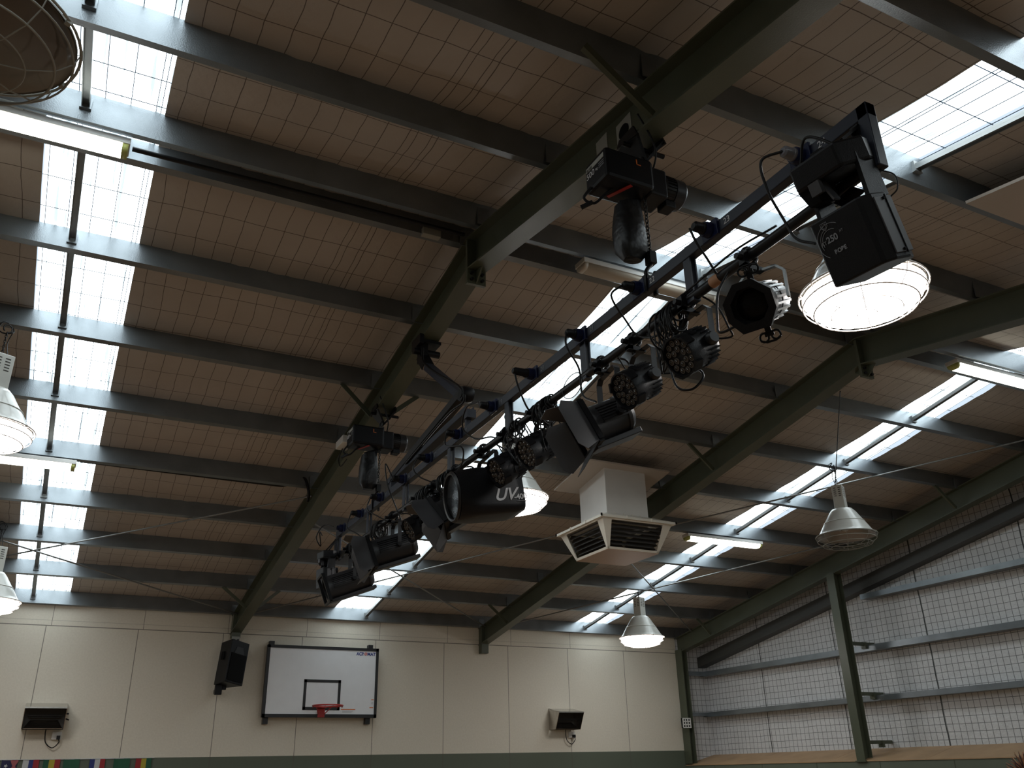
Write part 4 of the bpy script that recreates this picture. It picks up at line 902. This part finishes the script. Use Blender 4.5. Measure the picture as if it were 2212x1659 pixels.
def scanner(face, R3, lab, marks=True, sc=1.0):    # face: centre of the marked face
    c = V(face) - R3 @ (V((-0.095, 0.025, 0)) * sc); r = thing('scanner_light', lab, 'stage light', c, 'scanner lights')
    # local: -x is the marked face, y along the bar, z up; z = 0 at body centre
    def P(p): return c + R3 @ (V(p) * sc)
    def ub(b, cc, size): return b.box(P(cc), [s_ * sc for s_ in size], R3)
    b = MB(); sec = [(-0.085, -0.095), (-0.095, -0.08), (-0.095, 0.13), (-0.085, 0.145), (0.085, 0.145), (0.095, 0.13), (0.095, -0.085), (0.03, -0.115), (-0.05, -0.115)]
    b.prism([P((p, q, -0.13)) for p, q in sec], P((0, 0, 0.13)) - P((0, 0, -0.13))); bd = b.build('body', M['black'], r, 0.008 * sc)
    b = MB(); ub(b, (0.0, -0.118, 0.0), (0.10, 0.006, 0.22)); b.build('side_panel', M['flap'], bd, 0.002)
    b = MB(); ub(b, (0.012, -0.1225, 0.0), (0.004, 0.004, 0.23)); b.build('panel_seam', M['blackm'], bd)
    b = MB()
    for dz in (-0.10, 0.10): b.lathe([(0, 0.006), (0.006, 0.006), (0.006, 0)], frame(P((0.0, -0.121, dz)), R3 @ V((0, -1, 0))), 8)
    b.build('screw', M['blackm'], bd)
    b = MB(); b.lathe([(0, 0.03), (0.025, 0.03), (0.03, 0.02), (0.03, 0)], frame(P((0.09, -0.05, 0.10)), R3 @ V((1, -0.4, 0))), 14); b.build('locking_knob', M['blackm'], bd)
    b = MB(); ub(b, (-0.01, 0.148, 0.0), (0.12, 0.008, 0.22)); b.build('rear_panel', M['flap'], bd)
    # cheek plates rise from the body to the head with an open gap between them
    for yy, w_ in ((-0.105, 0.10), (0.118, 0.06)):
        b = MB(); b.prism([P((-0.04, yy, 0.12)), P((0.07, yy, 0.12)), P((0.07, yy, 0.30)), P((-0.02, yy, 0.30))], R3 @ V((0, 0.018 * sc, 0))); b.build('cheek_plate', M['black'], r)
    b = MB(); sec = [(-0.09, -0.08), (-0.09, 0.14), (0.085, 0.16), (0.09, 0.12), (0.09, -0.10), (0.03, -0.12)]
    b.prism([P((p, q, 0.26)) for p, q in sec], P((0, 0, 0.36)) - P((0, 0, 0.26))); b.build('head', M['black'], r, 0.012 * sc)
    b = MB(); b.prism([P((-0.075, 0.05, 0.27)), P((-0.075, 0.15, 0.27)), P((-0.06, 0.13, 0.19)), P((-0.06, 0.07, 0.19))], R3 @ V((0.10 * sc, 0, 0))); b.build('mirror_motor', M['blackm'], r, 0.006 * sc)
    b = MB(); b.bar(P((-0.05, 0.05, 0.27)), P((-0.06, 0.01, 0.17)), 0.035 * sc, 0.008, R3 @ V((0, 1, 0))); ub(b, (-0.085, 0.055, 0.24), (0.02, 0.05, 0.05)); b.build('mirror_bracket', M['flap'], r)
    b = MB(); b.bar(P((-0.03, -0.04, 0.14)), P((0.04, 0.05, 0.20)), 0.09 * sc, 0.004, R3 @ V((-0.5, 0, 0.8))); b.build('mirror', M['mirror'], r)
    if marks:
        rt = R3 @ V((0, -1, 0)); up = R3 @ V((0, 0, 1)); o = P((-0.0962, 0.09, 0.03))
        text('model_mark', '250', bd, o - rt * 0.002, rt, up, 0.034, M['printdim'], bold=0.0008); text('model_mark_letters', 'XT', bd, o + rt * 0.062 + up * .018, rt, up, 0.013, M['printdim'])
        text('model_mark_prefix', 'AT', bd, o - rt * 0.03, rt, up, 0.020, M['printdim']); text('maker_mark', 'ROBE', bd, o + rt * 0.012 - up * 0.048, rt, up, 0.022, M['printdim'], bold=0.0008)
        b = MB(); cc = o + rt * 0.022 + up * 0.004
        for rad, t0, t1 in ((0.066, 0.9, 4.1), (0.052, 1.75, 3.5), (0.043, 1.0, 3.4)): b.tube([cc + (rt * math.cos(t) + up * math.sin(t)) * rad for t in [t0 + (t1 - t0) * k / 20 for k in range(21)]], 0.0013, 4)
        q = cc + up * 0.062 - rt * 0.012; b.tube([q + rt * u_ * .014 + up * v_ * .016 for u_, v_ in ((-1, .8), (1, .8), (1, -.2), (0, -1.1), (-1, -.2))], 0.0014, 4, True); b.tube([q + rt * u_ * .007 + up * v_ * .008 for u_, v_ in ((-1, 1), (1, 1), (1, -1), (-1, -1))], 0.0013, 4, True); b.build('emblem', M['printdim'], bd)
    b = MB(); ub(b, (0.0, 0.02, 0.365), (0.12, 0.05, 0.02)); b.build('top_plate', M['black'], r)
    b = MB()                                 # two clamps carry the head from the bar
    for yy in (-0.05, 0.10):
        p = P((0.0, yy, 0.37)); b.bar(p, (2.392, p.y, max(p.z, 3.86)), 0.035, 0.012, (0, 0, 1)); b.bx((2.386, p.y - .018, 3.68), (2.399, p.y + .018, max(p.z, 3.86) + .01))
        b.tube([V((BX + 0.034 * math.cos(t), p.y, PZ + 0.034 * math.sin(t))) for t in [math.pi * (-0.4 + 1.8 * k / 12) for k in range(13)]], 0.010, 6)
    b.build('hook_clamp', M['black'], r)
    return r
RS1 = Matrix.Rotation(-0.021, 3, 'Z') @ Matrix.Rotation(-0.381, 3, 'Y') @ Matrix.Rotation(0.084, 3, 'X')
sc1 = scanner((2.339, 1.833, 3.39), RS1, 'big black scanner light with emblem hanging at the near end of the bar')
b = MB(); b.tube(spline([(2.30, 1.93, 3.80), (2.27, 1.86, 3.87), (2.30, 1.78, 3.80), (2.32, 1.76, 3.74)], 8), 0.006, 6); b.tube(spline([(BX, 1.70, 3.66), (2.46, 1.66, 3.62), (2.46, 1.66, 3.56), (2.44, 1.68, 3.53)], 6), 0.003, 6); b.build('lead', M['rubber'], sc1)
RS2 = Matrix.Rotation(0.15, 3, 'Z') @ Matrix.Rotation(-0.05, 3, 'Y')
sc2 = scanner((2.235, 8.60, 3.44), RS2, 'small looking black scanner light upright at the far end of the bar', False, 0.75)

# ------------------------------------------------------------------ chain hoists
def hoist(y, lab):
    x = 2.45; zr_ = zrb(y); r = thing('chain_hoist', lab, 'hoist', (x, y, 4.5), 'chain hoists'); sl = TT if y < YR else -TT
    zb = 4.575
    b = MB(); b.bx((2.15, y - 0.105, zb - 0.1), (2.46, y + 0.105, zb + 0.09)); bd = b.build('gear_housing', M['black'], r, 0.02)
    b = MB(); b.bx((2.44, y - 0.085, zb - 0.11), (2.56, y + 0.085, zb + 0.07)); b.build('chain_guide', M['black'], r, 0.012)
    Fm = frame((2.56, y, zb - 0.005), (1, 0, 0))
    b = MB(); b.lathe([(0.07, -0.02), (0.082, 0.0), (0.082, 0.07), (0.088, 0.07), (0.088, 0.13), (0.075, 0.145), (0, 0.145)], Fm, 28)
    mo = b.build('motor', M['dgrey'], r)
    b = MB()
    for k in range(28): t = k * math.pi / 14; d = V((0, math.cos(t), math.sin(t))); b.bar(V((2.57, y, zb - .005)) + d * .084, V((2.625, y, zb - .005)) + d * .084, 0.004, 0.012, d)
    b.build('motor_fin', M['black'], mo)
    b = MB(); b.bx((2.57, y - .04, zb - .125), (2.64, y + .04, zb - .08)); b.build('terminal_box', M['black'], mo, 0.004)
    b = MB(); b.bx((2.1485, y - 0.085, zb + 0.03), (2.1510, y + 0.085, zb + 0.058)); pl = b.build('name_plate', M['sticker'], bd)
    text('name_plate_text', '|||| |||||', pl, (2.1480, y + 0.08, zb + 0.035), (0, -1, 0), (0, 0, 1), 0.02, M['blackm'])
    text('load_mark', '500', bd, (2.1485, y + 0.085, zb - 0.018), (0, -1, 0), (0, 0, 1), 0.052, M['print']); text('load_unit', 'kg', bd, (2.1485, y - 0.005, zb - 0.010), (0, -1, 0), (0, 0, 1), 0.022, M['print'])
    b = MB()
    for k in range(3): b.bx((2.1485, y - .085, zb + .012 - k * .013), (2.1505, y - .035, zb + .016 - k * .013))
    b.build('small_print', M['printdim'], bd)
    b = MB(); b.bx((2.345, y - 0.1062, zb + 0.025), (2.352, y - 0.104, zb + 0.06)); b.bx((2.345, y - 0.1062, zb + 0.025), (2.375, y - 0.104, zb + 0.031)); b.build('orange_mark', M['orange'], bd)
    b = MB(); b.bar((2.26, y + .06, zb - .101), (2.32, y - .08, zb - .101), 0.022, 0.004, (0, 0, 1)); b.build('red_stripe', M['red'], bd)
    # beam clamp on the rafter flange
    zc = zr_ - 0.005
    b = MB()
    for sx in (-1, 1):
        b.prism([(RX[0] + sx * 0.088, y - 0.10, zc + sl * -0.10 - 0.03), (RX[0] + sx * 0.088, y + 0.10, zc + sl * 0.10 - 0.03), (RX[0] + sx * 0.088, y + 0.07, zc + 0.03), (RX[0] + sx * 0.088, y - 0.07, zc + 0.03)], (sx * 0.012, 0, 0))
        b.prism([(RX[0] + sx * .1, y - .09, zc - .03), (RX[0] + sx * .1, y + .09, zc - .03), (RX[0] + sx * .012, y + .035, zc - .15), (RX[0] + sx * .012, y - .035, zc - .15)], (-sx * 0.02, 0, 0))
    b.tube([(RX[0] - 0.13, y, zc - 0.05), (RX[0] + 0.15, y, zc - 0.05)], 0.014, 10); b.build('beam_clamp', M['black'], r)
    b = MB(); b.bx((x - 0.025, y - 0.03, zb + 0.08), (x + 0.025, y + 0.03, zb + 0.13)); b.tube([V((x, y, 0)) + V((0, 0.03 * math.cos(t), zc - 0.155 + 0.035 * math.sin(t))) for t in [k * math.pi / 9 for k in range(18)]], 0.008, 6, True)
    b.tube([(x, y, zb + 0.12), (x, y, zc - 0.17)], 0.012, 8); b.build('top_hook', M['chain'], r)
    # chain bag
    bx_, by_ = 2.355, y + 0.02
    b = MB(); tp, bt = zb - 0.17, zb - 0.50; rings = []
    rr = random.Random(2)
    for i in range(7):
        f = i / 6; z = tp + (bt - tp) * f; hw, hd = 0.072 + 0.018 * math.sin(f * 2.6), 0.05 + 0.02 * math.sin(f * 2.8)
        if i == 6: hw *= 0.6; hd *= 0.6
        ring = []
        for k in range(20):
            t = k * math.pi / 10; q = 1 + 0.10 * math.sin(3 * t + i * 0.4) * f; ring.append(V((bx_ + hw * q * math.copysign(abs(math.cos(t)) ** .7, math.cos(t)), by_ + hd * q * math.copysign(abs(math.sin(t)) ** .7, math.sin(t)), z + (0.05 * (1 + math.cos(t)) / 2 if i == 0 else 0))))
        rings.append(ring)
    b.add([p for q in rings for p in q], [(i * 20 + k, (i + 1) * 20 + k, (i + 1) * 20 + (k + 1) % 20, i * 20 + (k + 1) % 20) for i in range(6) for k in range(20)], True); b.add(rings[-1], [tuple(range(20))[::-1]], True)
    bag = b.build('chain_bag', M['bag'], r)
    b = MB()
    for dx in (-0.05, 0.05): b.bar((bx_ + dx, by_, tp + 0.02), (2.43, y, zb - 0.10), 0.02, 0.004, (0, 1, 0))
    b.build('bag_strap', M['black'], bag)
    # load chain and bottom hook
    b = MB(); z = zb - 0.10; i = 0
    while z > 4.11:
        ang = (i % 2) * math.pi / 2; u_ = V((math.cos(ang), math.sin(ang), 0)); cc = V((2.445, y - .02, z - 0.012)); b.tube([cc + u_ * 0.009 * math.cos(t) + V((0, 0, 0.016 * math.sin(t))) for t in [k * math.pi / 5 for k in range(10)]], 0.0034, 5, True); z -= 0.0235; i += 1
    b.build('load_chain', M['chain'], r)
    b = MB(); b.bx((2.425, y - .045, 4.05), (2.465, y + .005, 4.12)); b.tube(spline([(2.445, y - .02, 4.05), (2.42, y - .02, 4.02), (2.405, y - .02, 3.985), (2.43, y - .02, 3.955), (2.46, y - .02, 3.975), (2.465, y - .02, 4.01)], 6), 0.011, 8)
    b.bx((2.39, y - 0.035, 3.94), (2.46, y - 0.005, 3.97)); b.bx((2.388, y - 0.035, 3.87), (2.399, y - .005, 3.97)); b.bx((2.451, y - 0.035, 3.87), (2.462, y - .005, 3.97)); b.build('bottom_hook', M['black'], r)
    b = MB(); b.tube(spline([(2.15, y + .05, zb - .08), (2.12, y + .08, zb - .14), (2.17, y + .06, zb - .17), (2.22, y + .02, zb - .12), (2.26, y - .02, zb - .09)], 6), 0.008, 6); b.bar((2.16, y + .06, zb - .165), (2.11, y + .1, zb - .19), 0.018, 0.018); b.build('control_plug', M['black'], r)
    b = MB(); b.tube(spline([(2.5, y - .04, zb + .07), (2.49, y - .1, zb + .15), (2.45, y - .12, zr_ - .06), (2.40, y - .09, zr_ + .10)], 8), 0.006, 6); b.build('supply_lead', M['rubber'], r)
hoist(3.13, 'near black chain hoist marked 500 kg hanging from the first rafter')
hoist(7.52, 'far black chain hoist hanging from the first rafter above the bar')

# ------------------------------------------------------------------ folding cable arm
ca = thing('cable_arm', 'dark folding cable arm from the first rafter down to the lighting bar', 'cable arm', (2.43, 6.37, 5.05))
def channel(b, a, c, w_=0.075, h=0.06):
    a, c = V(a), V(c); d = (c - a).normalized(); u = V((1, 0, 0)); n = d.cross(u)
    b.bar(a, c, w_, 0.005, n)
    for sg in (-1, 1): b.bar(a + u * sg * (w_ / 2 - .003) - n * h / 2, c + u * sg * (w_ / 2 - .003) - n * h / 2, 0.006, h, n)
b = MB(); b.bx((2.36, 6.27, zrb(6.37) - .06), (2.40, 6.47, zrb(6.37) + 0.03)); b.bx((2.395, 6.33, zrb(6.37) - .20), (2.46, 6.42, zrb(6.37) - 0.0)); b.tube([(2.34, 6.37, zrb(6.37) - .10), (2.58, 6.37, zrb(6.37) - .10)], 0.03, 12); b.bx((2.36, 6.30, zrb(6.37) - .03), (2.57, 6.44, zrb(6.37) - .004)); b.build('rafter_bracket', M['black'], ca)
E1 = (2.43, 5.45, 4.23); MID = (2.43, 6.22, 4.82)
b = MB(); channel(b, (2.43, 6.36, 4.98), MID, 0.09, 0.07); b.build('upper_link', M['black'], ca)
b = MB(); channel(b, MID, E1); b.build('upper_arm', M['bar'], ca)
b = MB(); b.lathe([(0, -0.045), (0.055, -0.045), (0.062, -0.03), (0.062, 0.03), (0.055, 0.045), (0, 0.045)], frame(E1, (1, 0, 0)), 20); b.lathe([(0, 0.05), (0.035, 0.05), (0.035, 0.04)], frame(E1, (-1, 0, 0)), 16); b.build('elbow', M['black'], ca)
b = MB(); channel(b, E1, (2.43, 7.02, 4.01), 0.08, 0.06); b.build('lower_arm', M['pipe'], ca)
b = MB(); channel(b, (2.43, 5.38, 4.06), (2.43, 7.1, 4.0), 0.07, 0.05); b.bx((2.395, 5.35, 4.01), (2.465, 5.41, 4.075)); b.bx((2.41, 5.40, 3.945), (2.45, 5.43, 4.02)); b.bx((2.40, 7.0, 3.945), (2.46, 7.05, 4.0)); b.build('bar_tray', M['bar'], ca)
b = MB(); b.tube(spline([(2.40, 6.30, 5.0), (2.385, 6.23, 4.83), (2.385, 5.9, 4.58), (2.385, 5.48, 4.30), (2.40, 5.42, 4.16), (2.385, 5.7, 4.15), (2.385, 6.6, 4.04)], 8), 0.010, 6); b.build('trailing_cable', M['rubber'], ca)

# ------------------------------------------------------------------ plugs and power cables on the bar
def plug_cable(n, pts, lab, clear=False, r=0.006, plug=True, dirn=(-1, 0, 0)):
    y = OUT[n]; t = thing('power_cable', lab, 'cable', (2.35, y, 3.92), 'power cables on the bar')
    if plug:
        b = MB(); F = frame((2.348, y, 3.92), dirn); k_ = 1.0 if n == 20 else 0.55; b.lathe([(0, 0.10 * k_), (0.016, 0.10 * k_), (0.024, 0.085 * k_), (0.026, 0.02 * k_), (0.029, 0.015 * k_), (0.029, -0.02)], F, 16); b.build('plug', M['clearplug'] if clear else M['black'], t)
    b = MB(); b.tube(spline(pts, 8), r, 6); b.build('lead', M['rubber'], t)
plug_cable(24, [(2.295, 2.0, 3.92), (2.24, 2.07, 3.90), (2.27, 2.09, 3.78), (2.33, 2.09, 3.66), (2.36, 2.07, 3.56), (2.38, 2.0, 3.50)], 'black cable hanging from the clear plug at outlet 24', True)
plug_cable(23, [(2.27, OUT[23], 3.90), (2.30, OUT[23] + .0, 3.83), (2.35, OUT[23], 3.76), (BX - .03, OUT[23], 3.69)], 'short grey cable from the round plug at outlet 23')
plug_cable(22, [(2.295, OUT[22], 3.92), (2.24, 3.2, 3.86), (2.33, 3.22, 3.75), (2.39, 3.2, 3.66), (2.40, 3.05, 3.60), (2.40, 2.98, 3.66)], 'thin cable drooping from outlet 22 below the near hoist')
plug_cable(21, [(2.295, OUT[21], 3.92), (2.28, OUT[21] - .02, 3.82), (2.36, OUT[21] - .01, 3.70), (2.38, OUT[21], 3.55), (2.40, OUT[21] - .1, 3.47)], 'double cable dropping from outlet 21 to the near barn door spotlight')
plug_cable(20, [(2.26, OUT[20], 3.92), (2.28, OUT[20], 3.83), (2.34, OUT[20] + .02, 3.72), (2.39, OUT[20] + .04, 3.67)], 'thin cable dropping from the long black plug at outlet 20')
plug_cable(19, [(2.30, OUT[19] + .02, 3.95), (2.27, OUT[19] + .17, 3.96), (2.30, OUT[19] + .30, 3.86), (2.36, OUT[19] + .22, 3.76), (2.40, OUT[19] + .05, 3.72), (BX, OUT[19] - .05, 3.66)], 'black cable looping in a wide curl from outlet 19')
plug_cable(18, [(2.295, OUT[18], 3.92), (2.27, OUT[18] - .05, 3.80), (2.32, OUT[18] - .22, 3.74), (2.38, OUT[18] - .1, 3.68), (2.40, OUT[18] + .05, 3.65)], 'black cable curling below outlet 18 beside the cable arm')
plug_cable(17, [(2.295, OUT[17], 3.92), (2.26, OUT[17], 3.82), (2.30, OUT[17] - .05, 3.74), (2.39, OUT[17] - .15, 3.67)], 'black cable hanging straight down from outlet 17')
plug_cable(16, [(2.295, OUT[16], 3.92), (2.24, OUT[16] + .04, 4.05), (2.26, OUT[16] + .02, 3.86), (2.32, OUT[16], 3.70), (2.37, OUT[16] - .04, 3.55)], 'black cable standing up then falling from outlet 16')
plug_cable(15, [(2.295, OUT[15], 3.92), (2.27, OUT[15], 3.80), (2.33, OUT[15] - .1, 3.72), (2.40, OUT[15] - .18, 3.66)], 'black cable at outlet 15 beside the far hoist hook')
plug_cable(14, [(2.295, OUT[14], 3.92), (2.27, OUT[14] + .02, 3.78), (2.33, OUT[14] - .1, 3.7), (2.40, OUT[14] - .2, 3.6), (2.41, OUT[14] - .25, 3.5)], 'black cable falling from outlet 14 past the far hoist')
plug_cable(13, [(2.30, 8.45, 3.94), (2.24, 8.60, 3.98), (2.18, 8.62, 3.86), (2.24, 8.66, 3.78), (2.20, 8.58, 3.9), (2.22, 8.55, 3.86)], 'tangled black cables at the far end of the bar above the upright scanner', plug=False)
def coil(y, lab, n=9, seed=0, rad=0.07):
    rr = random.Random(seed); t = thing('coiled_cable', lab, 'cable', (BX, y, PZ), 'coiled cables on the bar'); b = MB()
    for k in range(n):
        yy = y + rr.uniform(-.07, .07); ra = rad * rr.uniform(.55, 1.25); ph = rr.uniform(0, 6.28); tilt = rr.uniform(-.5, .5); cz = PZ - ra + 0.035
        b.tube([V((BX - .005 + ra * .75 * math.cos(a), yy + tilt * ra * math.sin(a + ph) * .7, cz + ra * math.sin(a))) for a in [q * math.pi / 10 for q in range(20)]], 0.0055, 6, True)
    for k in range(5):
        yy = y + rr.uniform(-.1, .1); b.tube(spline([(BX, yy, PZ + .02), (BX - .04, yy + rr.uniform(-.05, .05), PZ - .08), (BX + rr.uniform(-.03, .03), yy + rr.uniform(-.12, .12), PZ - .2 - rr.uniform(0, .1)), (BX + .02, yy + rr.uniform(-.1, .1), PZ - .12), (BX, yy + rr.uniform(-.2, .2), PZ - .02)], 6), 0.0045, 5)
    b.build('winding', M['rubber'], t)
    b = MB(); b.lathe([(0.027, -0.02), (0.033, -0.02), (0.033, 0.02), (0.027, 0.02)], frame((BX, y + .02, PZ), (0, 1, 0)), 14); b.build('tie', M['blackm'], t)
coil(2.98, 'thick tangle of coiled cable on the pipe above the nearest par can', 12, 1, 0.085)
coil(4.22, 'tangle of coiled cable on the pipe beyond the near barn door spotlight', 10, 2, 0.07)
coil(4.62, 'small tangle of cable on the pipe between the two middle par cans', 6, 3, 0.055)
coil(5.78, 'tangle of coiled cable on the pipe left of the ultraviolet floodlight', 11, 4, 0.07)
coil(6.2, 'dense tangle of coiled cable on the pipe above the second barn door spotlight', 13, 5, 0.085)
coil(7.35, 'tangle of coiled cable on the pipe above the long third spotlight', 9, 6, 0.08)
coil(8.05, 'last tangle of cable on the pipe near the far bar end', 6, 7, 0.06)
lp = thing('slack_cable', 'thin slack cable running along the pipe between outlets 23 and 22', 'cable', (BX, 2.6, PZ)); b = MB()
b.tube(spline([(BX - .02, 2.2, PZ + .03), (BX - .03, 2.45, PZ + .05), (BX - .03, 2.75, PZ + .03), (BX - .02, 3.0, PZ + .03)], 8), 0.005, 6); b.build('lead', M['rubber'], lp)
lp = thing('slack_cable', 'black cable loop hanging below the second par can at the right', 'cable', (2.47, 3.05, 3.4)); b = MB()
b.tube(spline([(BX, 3.18, PZ), (2.40, 3.10, 3.58), (2.42, 3.03, 3.44), (2.43, 2.99, 3.30), (2.47, 2.93, 3.27), (2.52, 2.9, 3.33), (2.54, 2.96, 3.40), (2.52, 3.05, 3.42)], 8), 0.006, 6); b.build('lead', M['rubber'], lp)
lp = thing('slack_cable', 'round loop of thin cable hanging under the pipe by outlet 21', 'cable', (BX, 3.9, 3.66)); b = MB()
b.tube([V((BX - .02, 4.0 - 0.11 + 0.11 * math.cos(a), PZ - 0.02 + 0.07 * math.sin(a))) for a in [q * math.pi / 14 for q in range(28)]], 0.003, 5, True); b.build('lead', M['rubber'], lp)
pt = thing('tape_band', 'tan tape band wrapped round the pipe near outlet 23', 'tape', (BX, 2.62, PZ)); b = MB(); b.lathe([(0.0245, -0.03), (0.027, -0.03), (0.027, 0.03), (0.0245, 0.03)], frame((BX, 2.62, PZ), (0, 1, 0)), 16); b.build('wrap', M['straw2'], pt)
